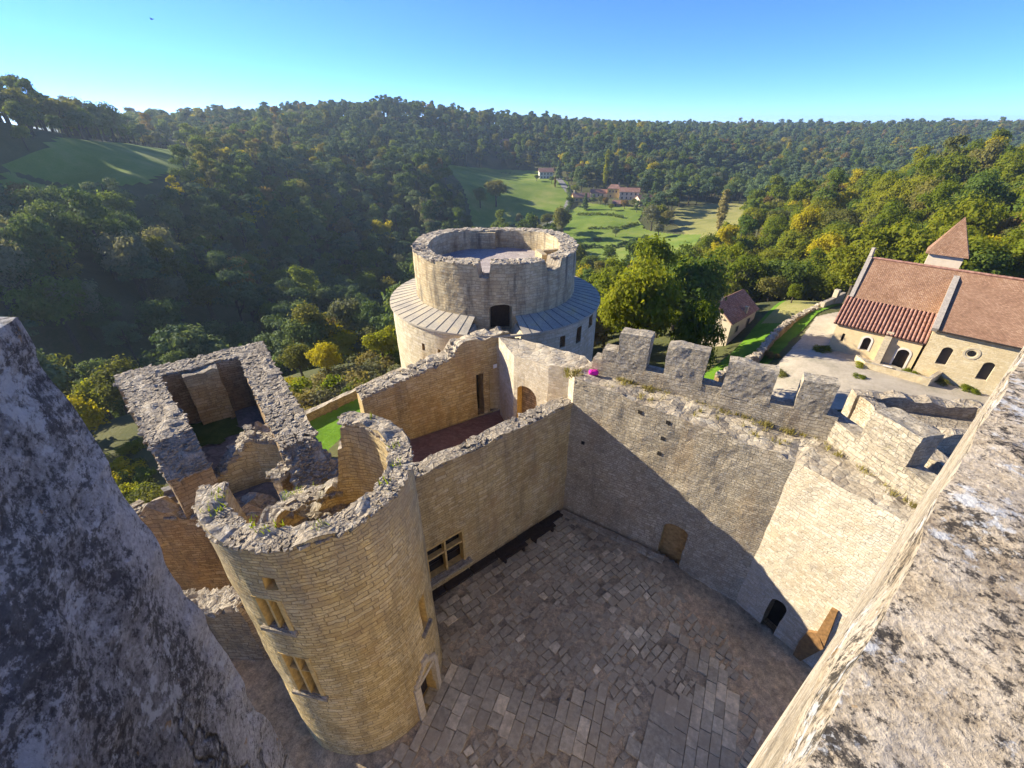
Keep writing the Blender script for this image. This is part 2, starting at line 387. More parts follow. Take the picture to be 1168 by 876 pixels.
def terrain(x, y):
    x = np.asarray(x, float); y = np.asarray(y, float); sh = x.shape; X = x.ravel(); Y = y.ravel(); out = np.empty(len(X))
    for i in range(0, len(X), 20000):
        xs, ys = X[i:i + 20000], Y[i:i + 20000]
        r = np.hypot(xs[:, None] - _C[None, :, 0], ys[:, None] - _C[None, :, 1]) / _cs
        z = _phi(r) @ _wts[:-1] + _wts[-1]
        rr = np.hypot(xs, ys); k = np.clip((rr - 1300) / 700, 0, 1); z = z * (1 - k) + 4 * k
        out[i:i + 20000] = z
    q = np.stack([X / 45, Y / 45, 0 * X], 1); rr = np.hypot(X, Y)
    out += vnoise(q, 3) * np.clip((rr - 150) / 150, 0, 1) * 1.5
    return out.reshape(sh)
def hit(px, py, tmax=1600):
    d = ray(px, py); ts = np.concatenate([np.linspace(20, 200, 700), np.linspace(200, tmax, 3000)[1:]])
    P = CAM + ts[:, None] * d; below = P[:, 2] < terrain(P[:, 0], P[:, 1])
    k = int(np.argmax(below)) if below.any() else len(ts) - 1
    return P[k]
def inpoly(x, y, poly):
    x = np.asarray(x); y = np.asarray(y); r = np.zeros(x.shape, bool); n = len(poly)
    for i in range(n):
        x0, y0 = poly[i][:2]; x1, y1 = poly[(i + 1) % n][:2]
        if y0 == y1: continue
        c = ((y0 > y) != (y1 > y)) & (x < (x1 - x0) * (y - y0) / (y1 - y0) + x0); r ^= c
    return r

def terrain_mat():
    m, nt, out = newmat('woodland_floor'); nb = NB(nt)
    pos = nb.n('ShaderNodeNewGeometry').outputs['Position']
    a = nb.noise(pos, .08, 4.0, .6); b = nb.noise(pos, 1.7, 5.0, .7)
    col = nb.ramp(nb.math('ADD', nb.math('MULTIPLY', a, .6), nb.math('MULTIPLY', b, .4)), [(.3, (.05, .06, .022)), (.5, (.085, .09, .034)), (.7, (.13, .115, .055))])
    finish(nb, out, col, .95, b, .2, .6, .1); return m
def grass_mat(name, c1, c2, c3, sc=.25):
    m, nt, out = newmat(name); nb = NB(nt)
    pos = nb.n('ShaderNodeNewGeometry').outputs['Position']
    a = nb.noise(pos, sc, 5.0, .65); b = nb.noise(pos, 3.0, 5.0, .75)
    col = nb.ramp(nb.math('ADD', nb.math('MULTIPLY', a, .65), nb.math('MULTIPLY', b, .35)), [(.35, c1), (.5, c2), (.66, c3)])
    finish(nb, out, col, .95, b, .08, .7, .1); return m
M['ground'] = terrain_mat()
M['meadow'] = grass_mat('meadow_grass', (.09, .15, .020), (.16, .22, .032), (.27, .27, .08), .05)
M['lawn'] = grass_mat('lawn_grass', (.07, .15, .012), (.11, .22, .015), (.15, .26, .03), .4)
M['drymeadow'] = grass_mat('dry_meadow_grass', (.16, .17, .045), (.25, .24, .075), (.33, .29, .12), .08)
def road_mat():
    m, nt, out = newmat('pale_stone_road'); nb = NB(nt); pos = nb.n('ShaderNodeNewGeometry').outputs['Position']
    a = nb.noise(pos, .35, 5.0, .6); b = nb.noise(pos, 2.6, 6.0, .75); c = nb.noise(pos, 14.0, 5.0, .7)
    col = nb.ramp(nb.math('ADD', nb.math('MULTIPLY', a, .6), nb.math('MULTIPLY', b, .4)), [(.36, (.30, .27, .20)), (.5, (.43, .37, .28)), (.62, (.50, .44, .34))])
    col = nb.mix(1.0, col, nb.ramp(c, [(.3, (.8, .8, .8)), (.7, (1.12, 1.12, 1.12))]), 'MULTIPLY')
    finish(nb, out, col, .95, nb.math('ADD', b, nb.math('MULTIPLY', c, .5)), .05, .8, .1); return m
M['road'] = road_mat()
M['lane'] = plain('grey_lane', (.22, .21, .20), .2, .5, .9)
M['earth'] = plain('court_earth', (.12, .095, .07), .4, 2.0, .95, .05)

az = np.concatenate([np.linspace(-72, 72, 289), np.linspace(72, 288, 61)[1:-1]]); az = np.radians(az)
rr = np.concatenate([[0.0], np.geomspace(6, 700, 150), np.geomspace(700, 3600, 30)[1:]])
A_, Q_ = np.meshgrid(np.append(az, az[0] + 2 * math.pi), rr, indexing='ij')
X_ = Q_ * np.sin(A_); Y_ = Q_ * np.cos(A_); Z_ = terrain(X_, Y_)
mb = MB(); P_ = np.stack([X_, Y_, Z_], -1); mb.grid(P_, np.stack([X_, Y_], -1))
g = mb.build('ground', M['ground'], smooth=True); g['kind'] = 'structure'

def drape(name, poly, mat, res, off, rough=.0):
    poly = [tuple(p[:2]) for p in poly]
    xs = [p[0] for p in poly]; ys = [p[1] for p in poly]
    gx = np.arange(min(xs) - res, max(xs) + 2 * res, res); gy = np.arange(min(ys) - res, max(ys) + 2 * res, res)
    X, Y = np.meshgrid(gx, gy, indexing='ij'); Z = terrain(X, Y) + off
    keep = inpoly((X[:-1, :-1] + X[1:, 1:]) / 2, (Y[:-1, :-1] + Y[1:, 1:]) / 2, poly)
    m = MB(); m.grid(np.stack([X, Y, Z], -1), np.stack([X, Y], -1), keep)
    o = m.build(name, mat, smooth=True); o['kind'] = 'structure'
    return o
FIELDPX = {}
CLEAR = []   # polygons that stay free of woodland
def field(name, pxs, mat, res=1.5, off=.2):
    FIELDPX[name] = pxs; poly = [hit(*p) for p in pxs]; CLEAR.append([tuple(p[:2]) for p in poly]); return drape(name, poly, mat, res, off)
field('hill_meadow', [(8, 182), (50, 172), (120, 163), (205, 165), (228, 172), (210, 192), (170, 212), (105, 222), (40, 220), (0, 214)], M['meadow'], 2.0, .3)
field('valley_meadow', [(505, 188), (560, 190), (618, 195), (642, 203), (650, 214), (646, 232), (640, 250), (610, 250), (540, 262), (535, 235), (528, 215)], M['meadow'], 1.5, .3)
field('village_meadow', [(650, 240), (670, 232), (705, 236), (735, 238), (728, 252), (735, 262), (800, 268), (790, 285), (740, 300), (670, 296), (640, 262)], M['meadow'], 1.2, .35)
field('slope_meadow', [(770, 238), (800, 234), (850, 232), (856, 246), (836, 262), (812, 274), (785, 270), (768, 255)], M['drymeadow'], 1.5, .3)
lane_px = [(636, 204), (644, 214), (652, 224), (646, 238), (636, 250), (622, 258)]
lane_pts = [hit(*p)[:2] for p in lane_px]
lp = []
for s_ in (1, -1):
    seq = lane_pts if s_ == 1 else lane_pts[::-1]
    lp += [(p[0] + s_ * 2.4, p[1]) for p in seq]
drape('lane', lp, M['lane'], .8, .55)
CLEAR.append(lp)
# ground of the outer bailey and the chapel forecourt
road = [xy(892, 475, -5), xy(866, 452, -5), xy(884, 420, -4.8), xy(912, 388, -4.5), xy(930, 364, -4.3), xy(968, 358, -4.1), xy(950, 396, -4), xy(1010, 414, -4), xy(1045, 430, -4), xy(1135, 452, -4), xy(1120, 470, -4), xy(985, 470, -4.6)]
drape('road', road, M['road'], .2, .16)
bank = [xy(800, 420, -6), xy(838, 392, -6), xy(862, 372, -6.5), xy(905, 340, -6.5), xy(950, 335, -5), xy(972, 345, -4.5), xy(930, 362, -4.5), xy(900, 392, -5), xy(872, 420, -5), xy(830, 440, -5.5)]
drape('grass_bank', bank, M['lawn'], .25, .12)
dry = [xy(868, 372, -6.3), xy(905, 343, -6.5), xy(950, 336, -5), xy(970, 344, -4.5), xy(930, 358, -4.5), xy(905, 372, -5)]
drape('dry_grass_slope', dry, M['drymeadow'], .25, .2)
CLEAR += [road, bank, [(-56, 42), (-50, 62), (-26, 72), (-8, 68), (-12, 50)]]
CLEAR.append([(-40, -30), (-34, 20), (-30, 33), (-24, 42), (-14, 47), (8, 50), (14, 44), (20, 45), (30, 66), (36, 80), (50, 84), (64, 66), (90, 45), (80, -30)])

# ------------------------------------------------------------------ the keep the camera stands on
keep_t = thing('stone_keep', 'weathered stone keep nearest the viewer, blue grey wall one side, lichen covered parapet the other', 'keep', (0, -3, -4))
def fine_block(name, mat, quad, z0, z1, cell, disp, sc, amp2):
    """closed four sided block with finely broken faces"""
    m = MB(); q = [np.array(p, float) for p in quad]
    for i in range(4):
        a, b = q[i], q[(i + 1) % 4]; L = np.linalg.norm(b - a)
        n = max(2, int(L / cell)); k = max(2, int((z1 - z0) / cell))
        t = np.linspace(0, 1, n + 1); zz = np.linspace(z0, z1, k + 1); T, Z = np.meshgrid(t, zz, indexing='ij')
        P = np.stack([a[0] + (b[0] - a[0]) * T, a[1] + (b[1] - a[1]) * T, Z], -1); m.grid(P, np.stack([T * L + i * 7, Z], -1))
    for z in (z1, z0):
        n = max(2, int(np.linalg.norm(q[1] - q[0]) / cell)); k = max(2, int(np.linalg.norm(q[2] - q[1]) / cell))
        S, T = np.meshgrid(np.linspace(0, 1, n + 1), np.linspace(0, 1, k + 1), indexing='ij')
        P2 = (q[0] * (1 - S)[..., None] + q[1] * S[..., None]) * (1 - T)[..., None] + (q[3] * (1 - S)[..., None] + q[2] * S[..., None]) * T[..., None]
        m.grid(np.concatenate([P2, np.full(S.shape + (1,), z)], -1), P2)
    return m
def closeup(name, base, lichen_w, lichen_b, wall=False):
    m, nt, out = newmat(name); nb = NB(nt)
    pos = nb.n('ShaderNodeNewGeometry').outputs['Position']
    pz = nb.vmath('MULTIPLY', pos, (1, 1, .35)) if wall else pos
    def off(x, y, z): return nb.vmath('ADD', pz, (x, y, z))
    a = nb.noise(pz, 2.6, 8.0, .65); b = nb.noise(pos, 22.0, 8.0, .72); c = nb.noise(pos, 90.0, 6.0, .7); e = nb.noise(pz, 7.0, 6.0, .65)
    v = nb.math('ADD', nb.math('MULTIPLY', a, .5), nb.math('MULTIPLY', b, .5))
    col = nb.ramp(v, [(.36, base[0]), (.46, base[1]), (.54, base[2]), (.66, base[3])])
    col = nb.mix(1.0, col, nb.ramp(c, [(.28, (.5, .48, .46)), (.5, (1, 1, 1)), (.75, (1.35, 1.35, 1.35))]), 'MULTIPLY')
    dk = nb.math('ADD', nb.math('MULTIPLY', nb.noise(off(4.2, 1.3, 7.7), 4.2, 5.0, .65), .36), nb.math('MULTIPLY', nb.noise(nb.vmath('ADD', pos, (1, 2, 3)), 42.0, 8.0, .8), .64))
    col = nb.mix(nb.math('MULTIPLY', nb.step(dk, .495, .54), lichen_b), col, (.035, .031, .028))
    wt = nb.math('ADD', nb.math('MULTIPLY', nb.noise(off(14.2, 5.3, 2.7), 4.2, 4.0, .6), .5), nb.math('MULTIPLY', nb.noise(nb.vmath('ADD', pos, (8, 2, 3)), 30.0, 6.0, .7), .5))
    col = nb.mix(nb.math('MULTIPLY', nb.step(wt, .545, .585), lichen_w), col, (.68, .68, .66))
    if wall:
        wc = nb.n('ShaderNodeTexNoise', {'Vector': pos, 'Scale': 3.5, 'Detail': 6.0}).outputs['Color']
        cv = nb.n('ShaderNodeTexVoronoi', {'Vector': nb.vmath('ADD', nb.vmath('MULTIPLY', pos, (2.4, 2.4, .8)), nb.scale(wc, 1.1)), 'Scale': 1.0}, feature='DISTANCE_TO_EDGE').outputs['Distance']
        crack = nb.math('MULTIPLY', nb.math('SUBTRACT', 1.0, nb.step(cv, .0, .035)), nb.step(nb.noise(off(2, 5, 8), 1.6, 2.0), .45, .55))
        col = nb.mix(nb.math('MULTIPLY', crack, .8), col, (.03, .028, .028))
    yl = nb.noise(nb.vmath('ADD', pos, (3, 9, 21)), 14.0, 4.0, .6)
    col = nb.mix(nb.math('MULTIPLY', nb.step(yl, .68, .71), .6), col, (.38, .20, .04))
    h = nb.math('ADD', nb.math('MULTIPLY', b, .9), nb.math('MULTIPLY', c, .35))
    h = nb.math('ADD', h, nb.math('MULTIPLY', e, 1.2 if wall else .5))
    if wall: h = nb.math('SUBTRACT', h, nb.math('MULTIPLY', crack, .9))
    finish(nb, out, col, .93, h, .04 if wall else .025, 1.0, .15)
    return m
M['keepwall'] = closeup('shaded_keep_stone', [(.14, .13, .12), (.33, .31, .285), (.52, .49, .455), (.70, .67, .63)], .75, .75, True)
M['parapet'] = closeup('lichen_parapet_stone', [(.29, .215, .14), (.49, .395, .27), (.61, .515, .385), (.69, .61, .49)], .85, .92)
M['keepface'] = plain('keep_face_stone', (.46, .385, .28), .45, 14.0, .92, .03)
EL = np.array((-1.0, .83)); BL = np.array((-.42, -.75))   # left wall: far corner and near end of its inner face
m = fine_block('x', None, [BL, EL, EL + np.array((-2.2, -.6)), BL + np.array((-2.4, -.3))], H - 3.4, H - .335, .022, 0, 0, 0)
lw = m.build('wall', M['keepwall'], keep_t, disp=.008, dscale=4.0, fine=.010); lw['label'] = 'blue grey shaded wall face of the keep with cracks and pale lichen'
m = fine_block('x', None, [BL + np.array((-.1, 0)), EL + np.array((-.06, -.05)), EL + np.array((-2.1, -.6)), BL + np.array((-2.3, -.3))], -4, H - 3.42, .5, 0, 0, 0)
m.build('lower_wall', M['keepface'], keep_t, disp=.02)
dR = np.array((.787, .617)); nR = np.array((.617, -.787)); S0 = np.array((.344, .227)); DROP = .7
pa, pb = S0 - dR * 1.4, S0 + dR * 6.0
m = fine_block('x', None, [pa, pb, pb + nR * 2.6, pa + nR * 2.6], H - DROP - .32, H - DROP, .03, 0, 0, 0)
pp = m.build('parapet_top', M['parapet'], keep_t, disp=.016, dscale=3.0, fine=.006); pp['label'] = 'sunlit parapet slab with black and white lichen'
pa2, pb2 = pa - nR * -.006, pb - nR * -.006
m = fine_block('x', None, [pa2, pb2, pb2 + nR * 2.5, pa2 + nR * 2.5], H - 4.0, H - DROP - .34, .06, 0, 0, 0)
M['edgeface'] = closeup('keep_edge_stone', [(.28, .22, .14), (.42, .345, .24), (.52, .44, .32), (.60, .52, .40)], .35, .5)
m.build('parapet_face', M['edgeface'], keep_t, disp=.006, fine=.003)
m = fine_block('x', None, [pa2 + nR * .03, pb2 + nR * .03, pb2 + nR * 2.4, pa2 + nR * 2.4], -4, H - 4.02, .6, 0, 0, 0)
m.build('lower_wall', M['keepface'], keep_t)
m = fine_block('x', None, [np.array((-1.2, -.75)), np.array((-.75, -.62)), np.array((-.2, -2.8)), np.array((-2.2, -2.8))], -4, H - .9, .6, 0, 0, 0)
m.build('back_wall', M['keepface'], keep_t)
# ------------------------------------------------------------------ castle
def wall_uz(px, py, p0, p1):
    d = ray(px, py); p0 = np.array(p0[:2], float); p1 = np.array(p1[:2], float); e = p1 - p0; L = np.linalg.norm(e); e /= L
    A = np.array([[d[0], -e[0]], [d[1], -e[1]]]); t, u = np.linalg.solve(A, p0 - CAM[:2]); return u, H + t * d[2]
def ring_uz(px, py, cx, cy, r):
    d = ray(px, py); a = d[0] ** 2 + d[1] ** 2; b = -2 * (d[0] * cx + d[1] * cy); c = cx * cx + cy * cy - r * r
    t = (-b - math.sqrt(max(0, b * b - 4 * a * c))) / (2 * a); return math.atan2(d[1] * t - cy, d[0] * t - cx), H + t * d[2]
def span(f, p, q):
    a, b = f(*p), f(*q); return (min(a[0], b[0]), max(a[0], b[0])), (min(a[1], b[1]), max(a[1], b[1]))
C_ = (3.4, 20.8); E_ = (12.5, 14.85); WL = (-8.2, 11.63)
ELEV_R = lambda u: 10.0 - .8 * np.clip(u / 10.9, 0, 1)

# --- courtyard cross wall
t_ = thing('courtyard_wall', 'tall golden courtyard wall with a mullioned window, joining the ragged round tower to the corner', 'wall', (-2.4, 16.2, 0))
Mp, L = line_map(C_, WL, -1)
f_ = lambda x, y: wall_uz(x, y, C_, WL)
hw = []
(u0, _), (u1, _) = f_(529, 610), f_(486, 640); zt_ = f_(523, 606)[1]; zb_ = f_(527, 640)[1]
wu0, wu1 = min(u0, u1), max(u0, u1); wz0, wz1 = zb_, zt_
m = MB(); masonry(m, Mp, 0, L, -.6, lambda u: 8.35 + .08 * np.sin(u * 1.7), .85, [dict(u=(wu0, wu1), z=(wz0, wz1), d=.55)], .3, mi=(0, 0, 1), rv=2, back=3)
m.build('masonry', [M['gold'], M['top'], M['reveal'], M['opening_shade']], t_, disp=.035, rag=.07)
m = MB(); rubble(m, Mp, 0, L, 8.36, .85, 260, (.12, .3), 0, 5, emb=.62, flat=.35); m.build('coping', M['top'], t_)
def cross_window(parent, Mp, u0, u1, z0, z1, d=.18, fr=.11, cols=2, rows=2, sill=True, glass=.3):
    m = MB()
    def bar(a, b, c, e, dd0, dd1):
        P = [Mp(np.float64(x), np.float64(z), np.float64(dd)) for dd in (dd0, dd1) for (x, z) in ((a, c), (b, c), (b, e), (a, e))]
        m.add(P, [(0, 1, 2, 3), (7, 6, 5, 4), (0, 4, 5, 1), (1, 5, 6, 2), (2, 6, 7, 3), (3, 7, 4, 0)], [[(0, 0), (1, 0), (1, 1), (0, 1)]] * 6)
    bar(u0 - .02, u0 + fr, z0, z1, -.03, d + .2); bar(u1 - fr, u1 + .02, z0, z1, -.03, d + .2)
    bar(u0 + fr, u1 - fr, z1 - fr, z1 + .02, -.03, d + .2)
    for k in range(1, cols):
        c = u0 + (u1 - u0) * k / cols; bar(c - fr / 2, c + fr / 2, z0, z1 - fr, .02, d + .15)
    for k in range(1, rows):
        c = z0 + (z1 - z0) * (.62 if rows == 2 else k / rows)
        for j in range(cols):
            a = u0 + (u1 - u0) * j / cols + (fr if j == 0 else fr / 2); b = u0 + (u1 - u0) * (j + 1) / cols - (fr if j == cols - 1 else fr / 2)
            bar(a, b, c - fr / 2, c + fr / 2, .03, d + .14)
    w = m.build('window', M['reveal'], parent)
    m = MB(); bar(u0 + .02, u1 - .02, z0 + .02, z1 - .02, d + glass - .02, d + glass); m.build('pane', M['glass'], w)
    nb_ = 4
    for j in range(cols):
        for k in range(1, nb_):
            m = MB(); zz = z0 + (z1 - z0) * k / nb_; bar(u0 + (u1 - u0) * j / cols + fr / 2, u0 + (u1 - u0) * (j + 1) / cols - fr / 2, zz - .02, zz + .02, d + glass - .06, d + glass - .03); m.build('glazing_bar', M['wood'], w)
    if sill:
        m = MB(); bar(u0 - .25, u1 + .3, z0 - .16, z0, -.28, .1); m.build('sill', M['top'], w)
cross_window(t_, Mp, wu0, wu1, wz0, wz1)
m = MB()   # dark recessed gutter board along the foot of the wall
for k in range(6):
    a, b = .5 + k * 1.75, .5 + (k + 1) * 1.75 - .06
    q = [Mp(np.float64(x), np.float64(0.0), np.float64(dd)) for x, dd in ((a, -.02), (b, -.02), (b, -.5), (a, -.5))]
    c = sum(q) / 4; dx = q[1] - q[0]; m.box((c[0], c[1], .09), (1.69, .46, .16 + .04 * (k % 2)), math.atan2(dx[1], dx[0]), 0, .01)
m.build('foot_board', M['wood'], t_)
def bench(label, u, off):
    c = Mp(np.float64(u), np.float64(0.), np.float64(-off)); a = math.atan2(WL[1] - C_[1], WL[0] - C_[0])
    b = thing('bench', label, 'bench', tuple(c), 'low dark timber benches under the courtyard wall')
    m = MB()
    for k in (-1, 0, 1): m.box((c[0] + .15 * k * -math.sin(a), c[1] + .15 * k * math.cos(a), .42), (1.9, .13, .06), a, 0, .01)
    m.build('seat', M['wood'], b)
    for k in (-1, 1):
        m = MB(); m.box((c[0] + .7 * k * math.cos(a), c[1] + .7 * k * math.sin(a), .2), (.12, .4, .38), a); m.build('leg', M['wood'], b)
bench('low dark timber bench under the courtyard wall, nearer the corner', 2.6, .85)
bench('low dark timber bench under the courtyard wall, nearer the mullioned window', 4.9, .85)

# --- right hand curtain wall with wall walk
t_ = thing('curtain_wall', 'long grey rubble curtain wall with wall walk, arched doorway at its foot, half in shadow', 'wall', (9, 19, -1))
Mp, L = line_map(C_, E_, 1)
a0, z0_ = wall_uz(750, 628, C_, E_); a1, _ = wall_uz(778, 632, C_, E_); _, zT = wall_uz(766, 597, C_, E_)
m = MB(); masonry(m, Mp, 0, L, -1.6, lambda u: ELEV_R(u), 3.0, [dict(u=(a0, a1), z=(-1.0, zT), d=.55, rise=.45)], .3, mi=(0, 0, 1), rv=2, back=3)
e3 = np.array([.547, -.837]); n3 = np.array([.837, .547]); nRw = np.array([.546, .838])
qa, qb = np.array(E_) + nRw * 3, np.array(E_) + n3 * 3
S, T = np.meshgrid(np.linspace(0, 1, 9), np.linspace(0, 1, 9), indexing='ij'); eo = qa * (1 - T)[..., None] + qb * T[..., None]
Pt = np.array(E_) * (1 - S)[..., None] + eo * S[..., None]
m.grid(np.concatenate([Pt, np.full(S.shape + (1,), 9.2)], -1), Pt + 60, None, 1, np.ones(S.shape))
m.quad((*qa, -6), (*qb, -6), (*qb, 9.2), (*qa, 9.2), 0)
m.build('masonry', [M['grey'], M['topwarm'], M['reveal'], M['jamb']], t_, disp=.04, rag=.10)
for k, (pxx, pyy) in enumerate([(762, 482), (756, 500), (752, 517), (665, 505), (730, 470)]):  # putlog holes as dark boxes, their shade put into the colour
    u_, z_ = wall_uz(pxx, pyy, C_, E_); m = MB(); c = Mp(np.float64(u_), np.float64(z_), np.float64(.02)); m.box(tuple(c), (.2, .12, .2), -math.atan2(.546, .838)); m.build('putlog_hole_shade', M['opening_shade'], t_)
m = MB()
for k in range(7):
    c = Mp(np.float64(.6 + k * .95), np.float64(0.), np.float64(-.45)); m.box((c[0], c[1], .06), (.9, .35, .26), math.atan2(-.546, .838), 0, .06)
m.build('foot_kerb', M['grey'], t_)

t_ = thing('buttress_wall', 'pale sunlit masonry wall turning the corner of the courtyard beside the keep parapet', 'wall', (15, 12, -1))
E2 = (E_[0] + e3[0] * 9, E_[1] + e3[1] * 9)
Mp3, L3 = line_map(E_, E2, 1)
b0 = wall_uz(872, 700, E_, E2)[0]; b1, zt3 = wall_uz(899, 693, E_, E2)
b0, b1 = min(b0, b1), max(b0, b1)
c0, zc = wall_uz(915, 735, E_, E2)
m = MB(); masonry(m, Mp3, 0, L3, -1.8, 9.2, 3.0, [dict(u=(b0, b1), z=(-1.3, zt3), d=.8, rise=.3)], .3, mi=(0, 0, 1), rv=2, back=3)
m.build('masonry', [M['pale'], M['topwarm'], M['brown'], M['opening_shade']], t_, disp=.035, rag=.10)
# oak door standing open beyond the doorway
dd_ = t_
m = MB(); ua, za = wall_uz(908, 742, E_, E2); ub, zb2 = wall_uz(955, 692, E_, E2)
def slab_on(Mp, pts, d0, d1, mb):
    n = len(pts); A = [Mp(np.float64(u), np.float64(z), np.float64(d0)) for u, z in pts]; B = [Mp(np.float64(u), np.float64(z), np.float64(d1)) for u, z in pts]
    F = [tuple(range(n)), tuple(range(2 * n - 1, n - 1, -1))] + [(i, n + i, n + (i + 1) % n, (i + 1) % n) for i in range(n)]
    mb.add(A + B, F, [[(0, 0)] * len(f) for f in F])
f3 = lambda x, y: wall_uz(x, y, E_, E2)
for (q, nm) in (([(903, 752), (913, 730), (923, 718), (935, 720), (941, 738), (915, 752)], 'door'), ([(934, 719), (950, 692), (957, 696), (950, 715), (942, 735)], 'door_post')):
    m = MB(); slab_on(Mp3, [f3(*p) for p in q], -.16, -.02, m); m.build(nm, M['orangewood'], dd_)

# --- battlement on the wall walk
P1 = np.array(xy(690, 427, 9.9)); P2 = np.array(xy(930, 500, 9.2))
MpP, LP = line_map(P1, P2, 1)
bt = thing('battlement', 'grey crenellated parapet of square merlons along the wall walk above the courtyard', 'parapet', (P1[0], P1[1], 9))
def pz(px, py): return wall_uz(px, py, P1, P2)
zs_ = pz(820, 443)[1]; zm_ = pz(832, 412)[1]
def base_z(u): return 9.9 - .7 * np.clip(u / LP, 0, 1)
m = MB()
masonry(m, MpP, -.8, LP + .5, 8.9, lambda u: zs_ - .25 * np.clip(u / LP, 0, 1) + .1, .8, [], .25, mi=(0, 0, 1))
m.build('parapet_wall', [M['grey'], M['merlon']], bt, disp=.03, rag=.05)
def merlon(Mp, a, b, z0, z1, T=.8, slope=.12):
    m = MB(); masonry(m, Mp, a, b, z0, z1, T, [], .16, mi=(0, 0, 0)); 
    o = m.build('merlon', M['merlon'], bt, disp=.035, dscale=1.8, rag=.06, fine=.008)
    return o
for (pa_, pb_) in (((708, 378), (743, 385)), ((763, 393), (809, 404)), ((832, 412), (888, 427)), ((918, 432), (958, 441))):
    (ua, za), (ub, zb) = pz(*pa_), pz(*pb_); merlon(MpP, ua, ub, zs_ - .3, (za + zb) / 2)
(ua, za), (ub, zb) = pz(688, 397), pz(707, 398); merlon(MpP, ua, ub, zs_ - .3, (za + zb) / 2 - .1)
# second stretch, turning towards the keep
Q1 = np.array(xy(938, 500, 9.2)); Q2 = np.array(xy(1024, 562, 9.2)); dq = (Q2 - Q1) / np.linalg.norm(Q2 - Q1); Q3 = Q2 + dq * 4
MpQ, LQ = line_map(Q1, Q3, 1)
def qz(px, py): return wall_uz(px, py, Q1, Q3)
m = MB(); masonry(m, MpQ, -.3, LQ, 8.9, zs_ - .3, .8, [], .25, mi=(0, 0, 1)); m.build('parapet_wall', [M['merlon'], M['merlon']], bt, disp=.03, rag=.05)
(ua, _), (ub, zb) = qz(984, 492), qz(1033, 532)
m = MB(); masonry(m, MpQ, ua, ub, zs_ - .5, zs_ + 1.15, 1.1, [], .16, mi=(0, 0, 1)); m.build('merlon', [M['merlon'], M['merlon']], bt, disp=.035, dscale=1.8, rag=.06)
m = MB(); masonry(m, MpQ, ub + 1.1, LQ, zs_ - .5, zs_ + 1.15, .8, [], .16, mi=(0, 0, 1)); m.build('merlon', [M['merlon'], M['merlon']], bt, disp=.035, rag=.06)

# --- gatehouse terrace outside the battlement
gt = thing('gatehouse_terrace', 'flat grey stone gatehouse roof with low ruined parapets between the battlement and the chapel path', 'gatehouse', (20, 17, -6))
G = [xy(972, 442, 8.4), xy(1112, 458, 8.4)]; G += [(G[1][0] + 6, G[1][1] - 9), (G[0][0] - .5, G[0][1] - 9.5)]
def deck(mb, quad, z, cell=.5, mi=0, w=0):
    q = [np.array(p[:2], float) for p in quad]; n = max(2, int(np.linalg.norm(q[1] - q[0]) / cell)); k = max(2, int(np.linalg.norm(q[3] - q[0]) / cell))
    S, T = np.meshgrid(np.linspace(0, 1, n + 1), np.linspace(0, 1, k + 1), indexing='ij')
    P = (q[0] * (1 - S)[..., None] + q[1] * S[..., None]) * (1 - T)[..., None] + (q[3] * (1 - S)[..., None] + q[2] * S[..., None]) * T[..., None]
    mb.grid(np.concatenate([P, np.full(S.shape + (1,), float(z))], -1), P, None, mi, np.full(S.shape, float(w)))
m = MB(); deck(m, G, 7.6); m.build('deck', M['top'], gt, disp=.03)
for i, (a, b, h_) in enumerate(((0, 1, 8.4), (1, 2, 8.4), (2, 3, 8.0), (3, 0, 8.3))):
    Mg, Lg = line_map(G[a], G[b], -1); m = MB(); masonry(m, Mg, 0, Lg, -6.5, h_, .8, [], .4, mi=(0, 0, 1)); m.build('wall', [M['grey'], M['top']], gt, disp=.04, rag=.2)
Mg, Lg = line_map(np.array(G[0]) * .55 + np.array(G[3]) * .45, np.array(G[1]) * .62 + np.array(G[2]) * .38, -1)
m = MB(); masonry(m, Mg, 0, Lg, 7.4, 8.7, .7, [], .35, mi=(0, 0, 1)); m.build('wall', [M['grey'], M['top']], gt, disp=.04, rag=.25)

# --- round stair tower
TX, TY, TR = -6.45, 10.72, 3.15
tt = thing('ruined_round_tower', 'ragged open topped golden round tower in the foreground, its back broken away', 'tower', (TX, TY, 0))
MpT = ring_map(TX, TY, TR)
tf = lambda x, y: ring_uz(x, y, TX, TY, TR)
def tower_top(u):
    a = np.degrees(np.mod(np.asarray(u, float), 2 * math.pi)); z = np.full(a.shape, 12.5)
    z = z - .35 * np.sin(np.radians(a - 160)) * 0
    lo = 8.9 + .5 * np.sin(a * .13)
    gap = (a > 98) & (a < 196); z = np.where(gap, lo, z)
    for (c0, c1, zz) in ((84, 91, 12.2), (91, 98, 11.3), (98, 104, 10.2), (190, 196, 11.6), (184, 190, 10.4)): z = np.where((a >= c0) & (a < c1), zz, z)
    return z
holes = []
def thole(p, q, **k):
    (u_, z_) = span(tf, p, q); holes.append(dict(u=u_, z=z_, **k)); return holes[-1]
def thole2(l, r_, t, b, **k):
    ua, ub = sorted((tf(*l)[0], tf(*r_)[0])); holes.append(dict(u=(ua, ub), z=(tf(*b)[1], tf(*t)[1]), **k)); return holes[-1]
w1 = thole2((296, 694), (327, 704), (308, 684), (320, 717), d=.5); w2 = thole2((327, 760), (361, 775), (341, 750), (353, 791), d=.5); w3 = thole((477, 688), (488, 709), d=.6)
w4 = dict(u=(tf(299, 662)[0], tf(314, 664)[0]), z=(tf(306, 672)[1], tf(306, 660)[1]), d=.4); holes.append(w4)
du0, dz0 = tf(483, 808); du1, _ = tf(499, 790); dzt = tf(490, 762)[1]
du0, du1 = min(du0, du1), max(du0, du1)
holes.append(dict(u=(du0, du1), z=(0.02, dzt), d=.7))
u0_ = R(140); 
